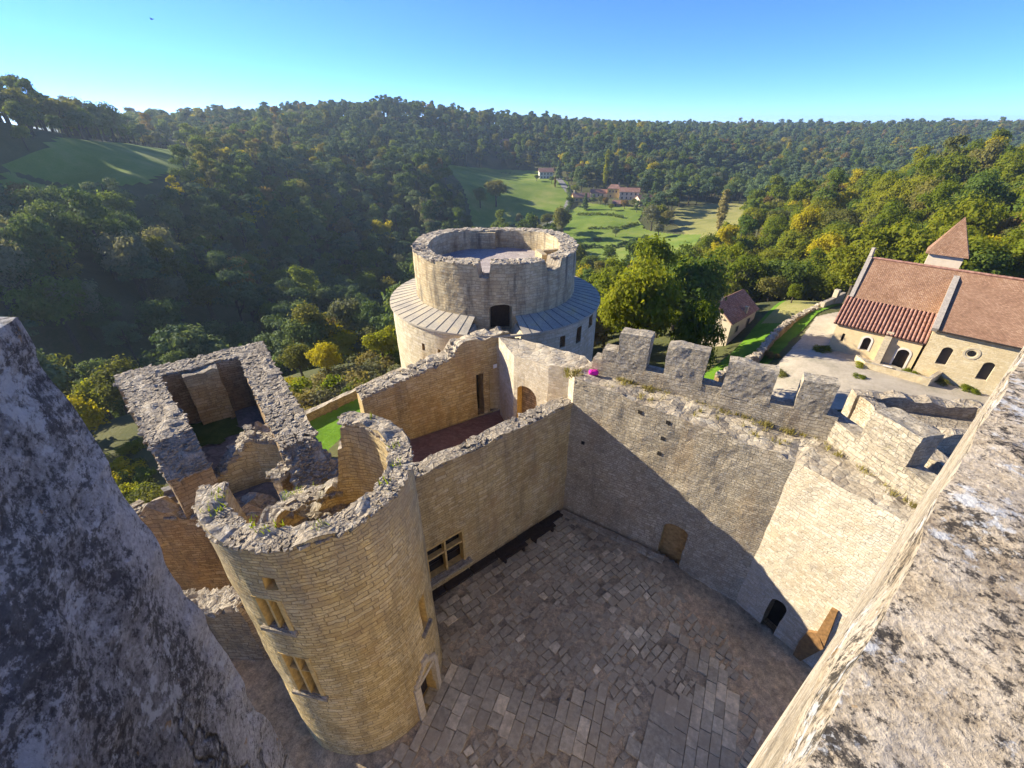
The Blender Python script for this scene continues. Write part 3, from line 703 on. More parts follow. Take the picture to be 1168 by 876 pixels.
def wrap(a):
    while a < u0_: a += 2 * math.pi
    while a > u0_ + 2 * math.pi: a -= 2 * math.pi
    return a
for h in holes: h['u'] = (wrap(h['u'][0]), wrap(h['u'][1]))
m = MB(); masonry(m, MpT, u0_, u0_ + 2 * math.pi, -.8, tower_top, .7, holes, .22, closed=True, scale_u=TR, z0i=3.0, mi=(0, 0, 1), rv=2, back=3, nd=5)
m.build('masonry', [M['tower'], M['top'], M['reveal'], M['opening_shade']], tt, disp=.03, rag=.14, rscale=2.2)
m = MB(); rubble(m, MpT, R(-164), R(90), 12.45, .7, 1500, (.07, .19), 0, 8, emb=.66, flat=.45, edge=.0); m.build('coping', M['top'], tt)
m = MB(); rubble(m, MpT, R(104), R(184), 9.0, .7, 140, (.12, .36), 0, 9); m.build('broken_edge', M['top'], tt)
m = MB(); t = np.linspace(0, 2 * math.pi, 33); S, T = np.meshgrid(t, np.linspace(.02, 2.45, 8), indexing='ij')
m.grid(np.stack([TX + T * np.cos(S), TY + T * np.sin(S), np.full(S.shape, 5.2)], -1), np.stack([T, S], -1)); m.build('inner_floor', M['earth'], tt, disp=.1)
for w in (w1, w2): cross_window(tt, MpT, w['u'][0], w['u'][1], *w['z'], d=.15, fr=.024, cols=2, rows=1 if w is w1 else 2, sill=False, glass=.25)
for w in (w1, w2, w3):
    m = MB(); a, b = w['u']; zz = w['z'][0]
    P = [MpT(np.float64(x), np.float64(z), np.float64(d)) for d in (-.14, .3) for (x, z) in ((a - .05, zz - .16), (b + .05, zz - .16), (b + .05, zz), (a - .05, zz))]
    m.add(P, [(0, 1, 2, 3), (7, 6, 5, 4), (0, 4, 5, 1), (1, 5, 6, 2), (2, 6, 7, 3), (3, 7, 4, 0)], [[(0, 0), (1, 0), (1, 1), (0, 1)]] * 6); m.build('sill', M['top'], tt)
# carved door surround of the tower
a, b = wrap(du0), wrap(du1)
m = MB()
def rbar(a, b, z0, z1, d0, d1):
    P = [MpT(np.float64(x), np.float64(z), np.float64(d)) for d in (d0, d1) for (x, z) in ((a, z0), (b, z0), (b, z1), (a, z1))]
    m.add(P, [(0, 1, 2, 3), (7, 6, 5, 4), (0, 4, 5, 1), (1, 5, 6, 2), (2, 6, 7, 3), (3, 7, 4, 0)], [[(0, 0), (1, 0), (1, 1), (0, 1)]] * 6)
rbar(a - .09, a, 0, dzt + .1, -.13, .1); rbar(b, b + .09, 0, dzt + .1, -.13, .1); rbar(a - .06, b + .06, dzt, dzt + .2, -.12, .1)
c = (a + b) / 2
for s_ in (-1, 1):
    for k in range(5):
        u_ = c + s_ * (b - a) * .62 * (1 - k / 5); rbar(u_ - .03, u_ + .03, dzt + .2 + k * .16, dzt + .36 + k * .16, -.1, .06)
rbar(c - .06, c + .06, dzt + .95, dzt + 1.25, -.13, .05)
m.build('door_surround', M['frame'], tt, disp=.012)
m = MB(); rbar(a + .01, b - .01, .02, dzt - .03, .45, .52); m.build('door', M['wood'], tt)

# --- great round tower with its upper drum
BX, BY, BR, BU = -1.42, 37.0, 8.84, 6.72
LZ = 9.25
bt2 = thing('great_round_tower', 'great round tower with narrower crown drum ringed by a slate covered ledge', 'tower', (BX, BY, -8))
MpB = ring_map(BX, BY, BR); MpU = ring_map(BX, BY, BU)
bf = lambda x, y: ring_uz(x, y, BX, BY, BR); uf = lambda x, y: ring_uz(x, y, BX, BY, BU)
hs = []
for p, q in (((639, 384), (644, 395)), ((658, 374), (662, 389)), ((672, 362), (675, 371)), ((481, 391), (485, 400)), ((499, 398), (503, 406))):
    u_, z_ = span(bf, p, q); hs.append(dict(u=u_, z=z_, d=.35))
u0_ = R(90)
gp0, gp1 = sorted(wrap(bf(q_, 392)[0]) for q_ in (538, 592))
for h in hs: h['u'] = tuple(sorted((wrap(h['u'][0]), wrap(h['u'][1]))))
m = MB(); masonry(m, MpB, u0_, u0_ + 2 * math.pi, -12, lambda u: np.where((np.asarray(u) > gp0) & (np.asarray(u) < gp1), 8.45, LZ - .12), 2.4, hs, .45, closed=True, inner=False, scale_u=BR, mi=(0, 0, 1), rv=2, back=3)
m.build('lower_drum', [M['white'], M['white'], M['brown'], M['brown']], bt2, disp=.03)
# ledge roof: ring of slates between raised joints
m = MB(); nA = 128; t = np.linspace(0, 2 * math.pi, nA + 1); rad = np.array([BU - .1, BU + .7, BU + 1.4, BR + .18]); g0, g1 = [(x + 2 * math.pi) % (2 * math.pi) for x in (bf(533, 392)[0], bf(598, 392)[0])]; tm_ = (t[:-1] + t[1:]) / 2; kp = ~((tm_ > g0) & (tm_ < g1))
S, T = np.meshgrid(t, rad, indexing='ij')
Zr = LZ + .45 * (1 - (T - BU) / (BR - BU))
m.grid(np.stack([BX + T * np.cos(S), BY + T * np.sin(S), Zr], -1), np.stack([T, S], -1), np.repeat(kp[:, None], 3, 1))
S, T = np.meshgrid(t, np.array([0, 1.0]), indexing='ij'); m.grid(np.stack([BX + (BR + .18) * np.cos(S), BY + (BR + .18) * np.sin(S), LZ - .03 - T * .14], -1), np.stack([T, S], -1))
S, T = np.meshgrid(t, np.array([BR - .3, BR + .18]), indexing='ij'); m.grid(np.stack([BX + T * np.cos(S), BY + T * np.sin(S), np.full(S.shape, LZ - .17)], -1), np.stack([T, S], -1))
for k in range(64):
    a = 2 * math.pi * k / 64 + .02
    if g0 < a < g1: continue
    r0, r1 = BU - .05, BR + .16; rm = (r0 + r1) / 2
    z0, z1 = LZ + .45, LZ + .45 * (1 - (r1 - BU) / (BR - BU)); hw = .018
    tx, ty = -math.sin(a) * hw, math.cos(a) * hw; A = np.array([BX + r0 * math.cos(a), BY + r0 * math.sin(a), z0]); B = np.array([BX + r1 * math.cos(a), BY + r1 * math.sin(a), z1]); tv = np.array([tx, ty, 0]); up = np.array([0, 0, .03])
    P = [A - tv, A + tv, B + tv, B - tv, A - tv + up, A + tv + up, B + tv + up, B - tv + up]
    m.add(P, [(4, 5, 6, 7), (0, 4, 7, 3), (1, 2, 6, 5), (3, 7, 6, 2)], [[(0, 0)] * 4] * 4, 1)
def slate():
    m_, nt, out = newmat('ledge_slate'); nb = NB(nt); pos = nb.n('ShaderNodeNewGeometry').outputs['Position']
    a = nb.noise(pos, .7, 5.0, .65); b = nb.noise(pos, 9.0, 5.0, .7)
    col = nb.ramp(a, [(.3, (.33, .30, .25)), (.5, (.44, .39, .30)), (.62, (.50, .43, .30)), (.72, (.52, .40, .17))])
    col = nb.mix(1.0, col, nb.ramp(b, [(.3, (.75, .75, .75)), (.7, (1.15, 1.15, 1.15))]), 'MULTIPLY')
    finish(nb, out, col, .92, b, .01, .6, .1); return m_
M['slate'] = slate(); M['seam'] = plain('slate_joint', (.10, .10, .105), .3, 4.0, .7)
m.build('ledge_roof', [M['slate'], M['seam']], bt2)
# upper drum
DZ = 13.5
def drum_top(u): return DZ + .12 * np.sin(3 * np.asarray(u)) + 0 * np.asarray(u)
nu, nz = span(uf, (545, 306), (560, 318)); du_, dz_ = span(uf, (558, 349), (584, 380))
u0_ = R(90); nu = tuple(sorted(wrap(x) for x in nu)); du_ = tuple(sorted(wrap(x) for x in du_))
ncl = span(uf, (624, 300), (640, 306))[0]; ncl = tuple(sorted(wrap(x) for x in ncl))
def drum_top2(u):
    z = drum_top(u); u = np.asarray(u); z = np.where((u > nu[0]) & (u < nu[1]), nz[0] + .05, z); return np.where((u > ncl[0]) & (u < ncl[1]), 12.75, z)
m = MB()
masonry(m, MpU, u0_, u0_ + 2 * math.pi, 8.3, drum_top2, 1.35, [dict(u=du_, z=(8.5, dz_[1] + .1), d=1.0, rise=.35)], .22, closed=True, scale_u=BU, mi=(0, 0, 1), rv=2, back=3, z0i=11.5)
m.build('upper_drum', [M['drum'], M['topwarm'], M['drum'], M['wood']], bt2, disp=.035, rag=.08)
m = MB(); rubble(m, MpU, u0_, u0_ + 2 * math.pi, lambda u: float(drum_top2(u)), 1.3, 900, (.12, .32), 0, 4, emb=.68, flat=.35); m.build('coping', M['topwarm'], bt2)
m = MB(); t = np.linspace(0, 2 * math.pi, 65); S, T = np.meshgrid(t, np.linspace(.02, BU - 1.2, 14), indexing='ij')
m.grid(np.stack([BX + T * np.cos(S), BY + T * np.sin(S), np.full(S.shape, 11.85)], -1), np.stack([BX + T * np.cos(S), BY + T * np.sin(S)], -1))
M['deck'] = stone('deck_flags', (.36, .31, .29), (.44, .38, .35), (.50, .45, .40), .5, .3, (.22, .19, .17), dark=.25, streak=0, bump=.02)
m.build('deck', M['deck'], bt2)
bx = at_z(632, 290, 12.6)   # stair housing on the deck
m = MB()
for (o, s) in (((-1.05, -.1, 12.45), (.45, 1.9, 1.3)), ((.0, .75, 12.45), (1.7, .4, 1.3)), ((-.1, -1.0, 12.2), (1.6, .35, .8))): m.box((BX + 4.75 + o[0] * .95, BY - 1.2 + o[1], o[2]), s, .25, 0, .03)
m.build('stair_housing', M['drum'], bt2)
m = MB(); m.box((BX - 1.3, BY + BU - 1.7, 12.55), (2.3, .5, 1.5), .0, 0, .03); m.build('pilaster', M['drum'], bt2)

# --- upper court between the towers: brick floor, its far wall and the link block
W2a, W2b = (-.2, 28.75), (-9.3, 22.85)
ct = thing('upper_court_wall', 'stained ruined wall with two dark doorways closing the brick court under the great tower', 'wall', (-5, 26, 3))
Mw, Lw = line_map(W2a, W2b, -1)
def w2top(u):
    u = np.asarray(u, float); return np.where(u < 3.9, 9.2, np.where(u < 4.6, 9.2 - .9 * (u - 3.9) / .7, 8.3 - 1.0 * (u - 4.6) / 6.3))
hd = []
for p, q in (((543, 428), (552, 456)),):
    (a, b), (c, d) = span(lambda x, y: wall_uz(x, y, W2a, W2b), p, q); hd.append(dict(u=(a, b), z=(3.02, d), d=.8))
(a, b), (c, d) = span(lambda x, y: wall_uz(x, y, W2a, W2b), (556, 427), (571, 448)); hd.append(dict(u=(hd[0]['u'][0] - 1.5, hd[0]['u'][0] - .5), z=(3.02, hd[0]['z'][1] + .05), d=.8))
m = MB(); masonry(m, Mw, 0, Lw, -4, w2top, 1.3, hd, .3, mi=(0, 0, 1), rv=2, back=3)
m.build('masonry', [M['gold'], M['topwarm'], M['brown'], M['opening_shade']], ct, disp=.04, rag=.22)
m = MB(); rubble(m, Mw, 4, Lw, lambda u: float(w2top(u)), 1.3, 260, (.14, .36), 0, 14, emb=.55); m.build('coping', M['top'], ct)
(a, b), (c, d) = span(lambda x, y: wall_uz(x, y, W2a, W2b), (560, 426), (565, 430))
m = MB(); cc = Mw(np.float64(hd[1]['u'][0] + .5), np.float64(hd[1]['z'][1] + .25), np.float64(-.05)); m.box(tuple(cc), (.3, .03, .3), math.atan2(W2b[1] - W2a[1], W2b[0] - W2a[0])); m.build('notice', plain('white_notice', (.8, .8, .78), .05), ct)
# link block
lk = thing('link_block', 'low stone block with dusty sloping top linking the great tower to the curtain wall', 'wall', (2, 24, 3))
La = np.array(xy(569, 386, 9.3)); Lb = np.array(xy(586, 405, 9.4)); Lc = np.array(xy(626, 416, 9.7)); Lc2 = np.array(xy(650, 420, 9.8)); Le = np.array(xy(595, 387, 9.3)); Lf = np.array(xy(667, 407, 9.7)); Lg_ = np.array(xy(690, 427, 9.85))
ring = [(La, 9.3), (Lb, 9.4), (Lc, 9.7), (Lc2, 9.8), (np.array(C_) + np.array([.2, .1]), 9.95)]
far = [(Le, 9.3), ((Le * .55 + Lf * .45), 9.5), ((Le * .2 + Lf * .8), 9.65), (Lf, 9.7), (Lg_, 9.85)]
m = MB()
for (p, zp), (q, zq), (r_, zr), (s_, zs2) in zip(ring[:-1], ring[1:], far[:-1], far[1:]):
    n = max(2, int(np.linalg.norm(q - p) / .3)); S, T = np.meshgrid(np.linspace(0, 1, n + 1), np.linspace(0, 1, 9), indexing='ij')
    P = (p * (1 - S)[..., None] + q * S[..., None]) * (1 - T)[..., None] + (r_ * (1 - S)[..., None] + s_ * S[..., None]) * T[..., None]
    Z = (zp * (1 - S) + zq * S) * (1 - T) + (zr * (1 - S) + zs2 * S) * T
    m.grid(np.concatenate([P, Z[..., None]], -1), P, None, 1, np.ones(Z.shape))
for i, ((p, zp), (q, zq)) in enumerate(zip(ring[:-1], ring[1:])):
    Ml, Ll = line_map(p, q, 1); hh = []
    if i == 1:
        (a, b), (c, d) = span(lambda x, y: wall_uz(x, y, p, q), (590, 437), (611, 470)); hh = [dict(u=(max(.1, a), b), z=(3.02, d), d=.5, rise=.5)]
    masonry(m, Ml, 0, Ll, -2, lambda u, zp=zp, zq=zq, Ll=Ll: zp + (zq - zp) * np.asarray(u) / Ll, .04, hh, .3, (False, False), inner=False, mi=(0, 0, 0), rv=2, back=3, nd=1)
for (p, zp), (q, zq) in zip(far[:-1], far[1:]): m.quad((*p, -6), (*q, -6), (*q, zq), (*p, zp), 0)
m.quad((*La, -2), (*Le, -2), (*Le, 9.3), (*La, 9.3), 0)
m.build('masonry', [M['pale'], M['topwarm'], M['reveal'], M['brown']], lk, disp=.03, rag=.08)
# court slab
cf = MB()
Q = [(3.6, 20.9), (-.1, 28.7), W2b, (-13.5, 19.5)]
for quad in ([(3.6, 21.6), (.4, 28.8), (-9.3, 22.9), (-7.7, 12.9)], [(-9.3, 22.9), (-12.8, 20.3), (-10.5, 14.5), (-7.7, 12.9)]):
    deck(cf, quad, 3.0, .4)
M['brick'] = stone('brick_paving', (.17, .085, .07), (.24, .125, .10), (.30, .18, .14), .22, .11, (.10, .08, .07), dark=.35, darkcol=(.10, .08, .07), streak=0, bump=.015, msize=.008)
o = cf.build('brick_court_floor', M['brick'], None, disp=.02); o['kind'] = 'structure'

# --- ruined rectangular hall on the left
ZR = 8.0
RA, RB, RC = np.array(xy(133, 428, ZR)), np.array(xy(298, 390, ZR)), np.array(xy(374, 519, ZR)); RD = np.array(xy(210, 584, 4.6))
rh = thing('ruined_hall', 'roofless ruined rectangular hall with ragged thick walls and a shaded stone floor', 'ruin', (-18, 22, -8))
def lt(u):
    u = np.asarray(u, float); return np.where(u < 10, ZR, ZR - (u - 10) * .75)
Ml, Ll = line_map(RA, RD, 1); m = MB(); masonry(m, Ml, 0, Ll, -10, lt, 1.85, [], .35, mi=(0, 0, 1)); m.build('wall', [M['brown'], M['top']], rh, disp=.07, rag=.22)
m = MB(); rubble(m, Ml, 0, Ll, lambda u: float(lt(u)), 1.85, 1300, (.10, .30), 0, 31, emb=.62, flat=.4, edge=.0); m.build('coping', M['top'], rh)
Mf, Lf_ = line_map(RA, RB, -1); m = MB(); rubble(m, Mf, 0, Lf_, ZR, 1.75, 800, (.10, .28), 0, 32, emb=.62, flat=.4, edge=.0); m.build('coping', M['top'], rh)
Mr, Lr = line_map(RB, RC, -1); rt = lambda u: np.where(np.asarray(u) < Lr - 2.0, ZR, ZR - (np.asarray(u) - Lr + 2.0) * .9)
m = MB(); rubble(m, Mr, 0, Lr, lambda u: float(rt(u)), 1.75, 1300, (.10, .28), 0, 33, emb=.62, flat=.4, edge=.0); m.build('coping', M['top'], rh)
m = MB(); masonry(m, Mf, 0, Lf_, -10, ZR, 1.75, [], .35, mi=(0, 0, 1)); m.build('wall', [M['brown'], M['top']], rh, disp=.06, rag=.18)
m = MB(); masonry(m, Mr, 0, Lr, -10, rt, 1.75, [], .35, mi=(0, 0, 1)); m.build('wall', [M['brown'], M['top']], rh, disp=.06, rag=.18)
mid = Mf(np.float64(Lf_ * .50), np.float64(0), np.float64(1.8)); af = math.atan2(RB[1] - RA[1], RB[0] - RA[0])
m = MB(); Mbz, Lbz = line_map(Mf(np.float64(Lf_ * .40), 0., np.float64(1.7))[:2], Mf(np.float64(Lf_ * .63), 0., np.float64(1.7))[:2], -1); masonry(m, Mbz, 0, Lbz, 3.5, ZR - .1, .9, [], .3, mi=(0, 0, 1)); m.build('chimney_breast', [M['gold'], M['top']], rh, disp=.05, rag=.12)
m = MB(); deck(m, [RA, RB, RC, RD], 4.0, .4)
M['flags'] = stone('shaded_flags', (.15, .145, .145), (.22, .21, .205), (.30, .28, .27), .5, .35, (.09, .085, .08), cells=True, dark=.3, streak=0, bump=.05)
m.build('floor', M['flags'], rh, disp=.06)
def moss(): 
    return grass_mat('moss', (.03, .06, .012), (.05, .09, .015), (.09, .12, .03), 1.2)
M['moss'] = moss()
q0 = Ml(np.float64(2.0), 4.1, np.float64(1.6)); q1 = Ml(np.float64(7.5), 4.1, np.float64(1.6)); 
m = MB(); rg = np.random.default_rng(5); n = 26; cx, cy = Ml(np.float64(4.2), 0., np.float64(3.0))[:2]
pts = [(cx + (2.2 + .7 * rg.uniform(-1, 1)) * math.cos(a) * 1.0, cy + (1.6 + .5 * rg.uniform(-1, 1)) * math.sin(a)) for a in np.linspace(0, 2 * math.pi, n, endpoint=False)]
m.add([(cx, cy, 4.14)] + [(x, y, 4.09) for x, y in pts], [(0, 1 + i, 1 + (i + 1) % n) for i in range(n)], [[(0, 0)] * 3] * n); m.build('moss_patch', M['moss'], rh)
RD2 = RD - (RC - RD) / np.linalg.norm(RC - RD) * 3.2; Mn, Ln = line_map(RD2, RC, 1); m = MB()
masonry(m, Mn, 0, Ln, -6, lambda u: 4.2 + .5 * np.sin(np.asarray(u) * 1.3), 1.0, [dict(u=(4.0, 5.8), z=(-3, -.2), d=.8, rise=.7)], .35, mi=(0, 0, 1), rv=2, back=3); rubble(m, Mn, 0, Ln, 4.2, 1.0, 200, (.16, .42), 1, 35)
m.build('wall', [M['brown'], M['top'], M['brown'], M['opening_shade']], rh, disp=.07, rag=.5)
# steps inside the hall
s0 = np.array(xy(222, 560, 3.6)); ud = np.array([.835, .55]); vd = np.array([.6, -.8])
m = MB()
for k in range(5): p = s0 + vd * .38 * k; m.box((p[0], p[1], 4.2 - k * .26), (2.6, .42, .34), math.atan2(ud[1], ud[0]), 0, .03)
m.build('steps', M['flags'], rh, fine=.01)
# broken fragments between hall and round tower
def frag(label, seq, z0, T, mats, seed, side=-1):
    o = thing('broken_wall', label, 'ruin', (seq[0][0], seq[0][1], z0)); m = MB()
    for a, b in zip(seq[:-1], seq[1:]):
        Mx, Lx = line_map(a[:2], b[:2], side); zf = lambda u, a=a, b=b, Lx=Lx: a[2] + (b[2] - a[2]) * np.asarray(u, float) / Lx
        masonry(m, Mx, 0, Lx, z0, zf, T, [], .28, mi=(0, 0, 1)); rubble(m, Mx, -.1, Lx + .1, lambda u, zf=zf: float(zf(u)), T, int(60 * Lx), (.14, .38), 1, seed, emb=.4)
    m.build('masonry', mats, o, disp=.08, rag=.5); return o
k1 = [(*xy(248, 548, 5.2), 5.2), (*xy(285, 500, 7.2), 7.2), (*xy(345, 505, 7.0), 7.0)]
frag('jagged broken wall stump between the ruined hall floor and the round tower', k1, 0, 1.1, [M['gold'], M['top'], M['top']], 41, 1)
k2 = [(*xy(300, 612, 6.6), 6.6), (*xy(338, 582, 7.0), 7.0)]
pl = thing('ruined_platform', 'weed grown stone platform beside the broken top of the round tower', 'ruin', (-10.5, 16, 0))
PQ = [np.array(xy(318, 560, 6.8)), np.array(xy(392, 552, 6.8)), np.array(xy(398, 580, 6.8)), np.array(xy(338, 604, 6.8))]
m = MB(); deck(m, PQ, 6.8, .25, 1, 1)
for i in range(4):
    a, b = PQ[i], PQ[(i + 1) % 4]; Mx, Lx = line_map(a, b, 1); masonry(m, Mx, 0, Lx, 0, 6.8, .05, [], .3, (False, False), False, mi=(0, 0, 1), nd=1)
m.build('masonry', [M['gold'], M['topwarm'], M['topwarm']], pl, disp=.07, rag=.4)
pf = [(*xy(318, 545, 7.0), 7.0), (*xy(352, 520, 7.0), 7.2), (*xy(372, 535, 6.6), 6.6), (*xy(392, 560, 6.0), 6.0)]
frag('low broken wall edging a dark pit above the brick court', pf, 2, .6, [M['brown'], M['top'], M['top']], 43, 1)
gw = [(-21.5, 8.0, 9.0), (*xy(190, 690, 4.0), 3.4), (*xy(272, 694, 4.2), 4.2), (-8.9, 12.6, 4.6)]  # unseen left end added and raised to block sun from the court floor
frag('brown masonry wall with a rubble top running into the foot of the round tower', gw, -4, .9, [M['brown'], M['top'], M['top']], 45, 1)
ew = [(*xy(176, 612, 3.6), 3.0), (*xy(238, 640, 3.0), 2.4)]

# --- low garden wall and lawn behind the hall
lawn = [xy(352, 508, -3.3), xy(332, 486, -3.3), xy(432, 440, -3.3), xy(470, 452, -3.3), xy(430, 490, -3.3), xy(380, 520, -3.3)]
m = MB(); zl = -2.2
gx = np.arange(-34, -2, .4); gy = np.arange(22, 48, .4); X, Y = np.meshgrid(gx, gy, indexing='ij')
lw0, lw1 = np.array(xy(318, 497, -2.2)), np.array(xy(470, 425, -2.2))
keep = inpoly((X[:-1, :-1] + X[1:, 1:]) / 2, (Y[:-1, :-1] + Y[1:, 1:]) / 2, [tuple(lw0 + (lw0 - lw1) * .1), tuple(lw1), (-4, 30), (-7, 21), (-12, 16.5), (-23, 30)])
m.grid(np.stack([X, Y, np.full(X.shape, zl)], -1), np.stack([X, Y], -1), keep); o = m.build('lawn', M['lawn'], None, disp=.03); o['kind'] = 'structure'
gwl = thing('garden_wall', 'low stone garden wall edging the bright lawn behind the ruined hall', 'wall', (lw0[0], lw0[1], -8))
Mx, Lx = line_map(lw0, lw1, 1); m = MB(); masonry(m, Mx, -3, Lx, -9, -1.3, .6, [], .5, mi=(0, 0, 1)); m.build('masonry', [M['brown'], M['topwarm']], gwl, disp=.05, rag=.1)
# --- courtyard floor
def floor_z(x, y):
    s = (np.asarray(x) - C_[0]) * .838 + (np.asarray(y) - C_[1]) * -.546
    k = np.clip((s - 5) / 6, 0, 1); return -1.0 * k * k * (3 - 2 * k)
m = MB(); gx = np.arange(-14, 19, .16); gy = np.arange(-2, 22.5, .16); X, Y = np.meshgrid(gx, gy, indexing='ij'); q = np.stack([X, Y, 0 * X], -1)
rough = np.clip(fbm(q * .35, 2, 61) + .3, 0, 1)
Z = floor_z(X, Y) - .03 + .05 * fbm(q * 1.6, 4, 60) * (.4 + rough)
xc, yc = (X[:-1, :-1] + X[1:, 1:]) / 2, (Y[:-1, :-1] + Y[1:, 1:]) / 2
keep = inpoly(xc, yc, [(3.7, 21.1), (-8.5, 11.6), (-13.5, 12.5), (-13.5, -2), (18.5, -2), (17.5, 7.3), (12.6, 14.9)])
m.grid(np.stack([X, Y, Z], -1), np.stack([X, Y], -1), keep)
def court_mat():
    m_, nt, out = newmat('worn_courtyard_ground'); nb = NB(nt); pos = nb.n('ShaderNodeNewGeometry').outputs['Position']
    a = nb.noise(pos, .33, 5.0, .6); b = nb.noise(pos, 3.2, 7.0, .72); c = nb.noise(pos, 16.0, 5.0, .7)
    col = nb.ramp(a, [(.34, (.28, .225, .15)), (.48, (.40, .32, .205)), (.56, (.52, .40, .245)), (.66, (.58, .42, .25))])
    col = nb.mix(1.0, col, nb.ramp(b, [(.3, (.45, .45, .47)), (.5, (.9, .9, .9)), (.7, (1.45, 1.4, 1.35))]), 'MULTIPLY')
    col = nb.mix(1.0, col, nb.ramp(c, [(.3, (.65, .65, .65)), (.7, (1.25, 1.25, 1.25))]), 'MULTIPLY')
    h = nb.math('ADD', nb.math('MULTIPLY', b, 1.0), nb.math('MULTIPLY', c, .4)); finish(nb, out, col, .92, h, .09, .9, .2); return m_
M['court'] = court_mat()
o = m.build('courtyard_ground', M['court'], smooth=True); o['kind'] = 'structure'
def paving_mat():
    m_, nt, out = newmat('paving_stone'); nb = NB(nt); pos = nb.n('ShaderNodeNewGeometry').outputs['Position']
    at = nb.n('ShaderNodeAttribute', attribute_name='tone').outputs['Fac']
    b = nb.noise(pos, 5.0, 6.0, .7); c = nb.noise(pos, 40.0, 4.0, .7)
    col = nb.ramp(at, [(.0, (.33, .275, .185)), (.45, (.46, .385, .255)), (.72, (.56, .47, .31)), (.86, (.72, .60, .39)), (1.0, (.76, .61, .38))])
    col = nb.mix(1.0, col, nb.ramp(b, [(.3, (.62, .62, .62)), (.7, (1.25, 1.25, 1.25))]), 'MULTIPLY')
    dirt = nb.math('MULTIPLY', nb.step(nb.math('ADD', nb.math('MULTIPLY', nb.noise(pos, .45, 4.0, .6), .65), nb.math('MULTIPLY', nb.noise(pos, 3.0, 6.0, .75), .35)), .47, .6), .8)
    col = nb.mix(dirt, col, (.38, .30, .19))
    h = nb.math('ADD', b, nb.math('MULTIPLY', c, .4)); finish(nb, out, col, .9, h, .03, .8, .15); return m_
M['paving'] = paving_mat()
PV = MB(); PT = []
def slab(quad, h, tone):
    q = np.array(quad, float); z = floor_z(q[:, 0], q[:, 1]); top = np.column_stack([q, z + h]); c = q.mean(0); ins = (q - c) * .955 + c
    topi = np.column_stack([ins, z + h]); mid = np.column_stack([q, z + h - .018]); bot = np.column_stack([q, z - .15])
    F = [(0, 1, 2, 3)]; U = [[tuple(x) for x in q]]
    for i in range(4):
        j = (i + 1) % 4; F.append((i, 4 + i, 4 + j, j)); U.append([(0, 0)] * 4); F.append((4 + i, 8 + i, 8 + j, 4 + j)); U.append([(0, 0)] * 4)
    PV.add(np.concatenate([topi, mid, bot]), F, U); PT.extend([tone] * 9)
def pave(poly, org, ang, rows, lens, gap, seed, jit=.02, hgt=.05, tone=(.2, .6), bright=.12, skip=.0, hj=.015, avoid=()):
    rg = np.random.default_rng(seed); ca, sa = math.cos(ang), math.sin(ang); P = [(p[0], p[1]) for p in poly]
    loc = [((p[0] - org[0]) * ca + (p[1] - org[1]) * sa, -(p[0] - org[0]) * sa + (p[1] - org[1]) * ca) for p in P]
    v = min(p[1] for p in loc); v1 = max(p[1] for p in loc); ua = min(p[0] for p in loc); ub = max(p[0] for p in loc)
    while v < v1:
        w = rg.uniform(*rows); u = ua - rg.uniform(0, .6)
        while u < ub:
            l = rg.uniform(*lens); c = (org[0] + (u + l / 2) * ca - (v + w / 2) * sa, org[1] + (u + l / 2) * sa + (v + w / 2) * ca)
            if bool(inpoly(np.array(c[0]), np.array(c[1]), P)) and rg.random() > skip and not any(bool(inpoly(np.array(c[0]), np.array(c[1]), av)) for av in avoid):
                q = []
                for a, b in ((0, 0), (1, 0), (1, 1), (0, 1)):
                    uu = u + (gap / 2 if a == 0 else l - gap / 2) + rg.uniform(-jit, jit); vv = v + (gap / 2 if b == 0 else w - gap / 2) + rg.uniform(-jit, jit); q.append((org[0] + uu * ca - vv * sa, org[1] + uu * sa + vv * ca))
                tn = rg.uniform(.8, 1.0) if rg.random() < bright else rg.uniform(*tone)
                slab(q, hgt + rg.uniform(-hj, hj), tn)
            u += l
        v += w
X0 = lambda px, py: xy(px, py, 0)
angW = math.atan2(.62, .784)
FRONT = [X0(500, 768), X0(545, 760), X0(560, 772), X0(640, 795), X0(700, 782), X0(702, 850), X0(690, 876), X0(676, 900), X0(610, 850), X0(560, 835), X0(520, 850), X0(440, 880), X0(470, 840)]
RIGHT = [X0(757, 712), X0(770, 700), X0(800, 728), X0(840, 760), X0(850, 790), X0(838, 890), X0(790, 905), X0(720, 870), X0(725, 820), X0(742, 785), X0(795, 790), X0(808, 760)]
BIG = [X0(722, 820), X0(745, 786), X0(778, 800), X0(752, 856)]
UPPER = [X0(640, 592), X0(745, 655), X0(760, 690), X0(705, 690), X0(690, 700), X0(610, 650), X0(590, 660), X0(505, 730), X0(503, 690)]
pave(FRONT, X0(600, 800), R(-112), (.38, .62), (.5, 1.0), .018, 71, .012, .05, (.12, .66), .2)
pave(RIGHT, X0(790, 800), R(62), (.42, .6), (.5, 1.0), .016, 72, .008, .05, (.25, .76), .36, avoid=[BIG])
pave(BIG, X0(748, 820), R(62), (1.0, 1.2), (1.5, 1.9), .02, 76, .02, .045, (.2, .3), 0)
pave(UPPER, X0(600, 650), angW, (.3, .5), (.32, .7), .04, 73, .04, .045, (.2, .7), .08, .1, .03)
WHOLE = [X0(642, 590), X0(770, 660), X0(830, 705), X0(880, 790), X0(870, 990), X0(430, 990), X0(430, 880), X0(500, 800), X0(505, 690)]
pave(WHOLE, X0(610, 700), angW + .08, (.24, .46), (.26, .66), .05, 74, .06, .012, (.15, .6), .06, .30, .022, avoid=[FRONT, RIGHT, BIG, UPPER])
o = PV.build('paving', M['paving'], None, tone=PT); o['kind'] = 'structure'
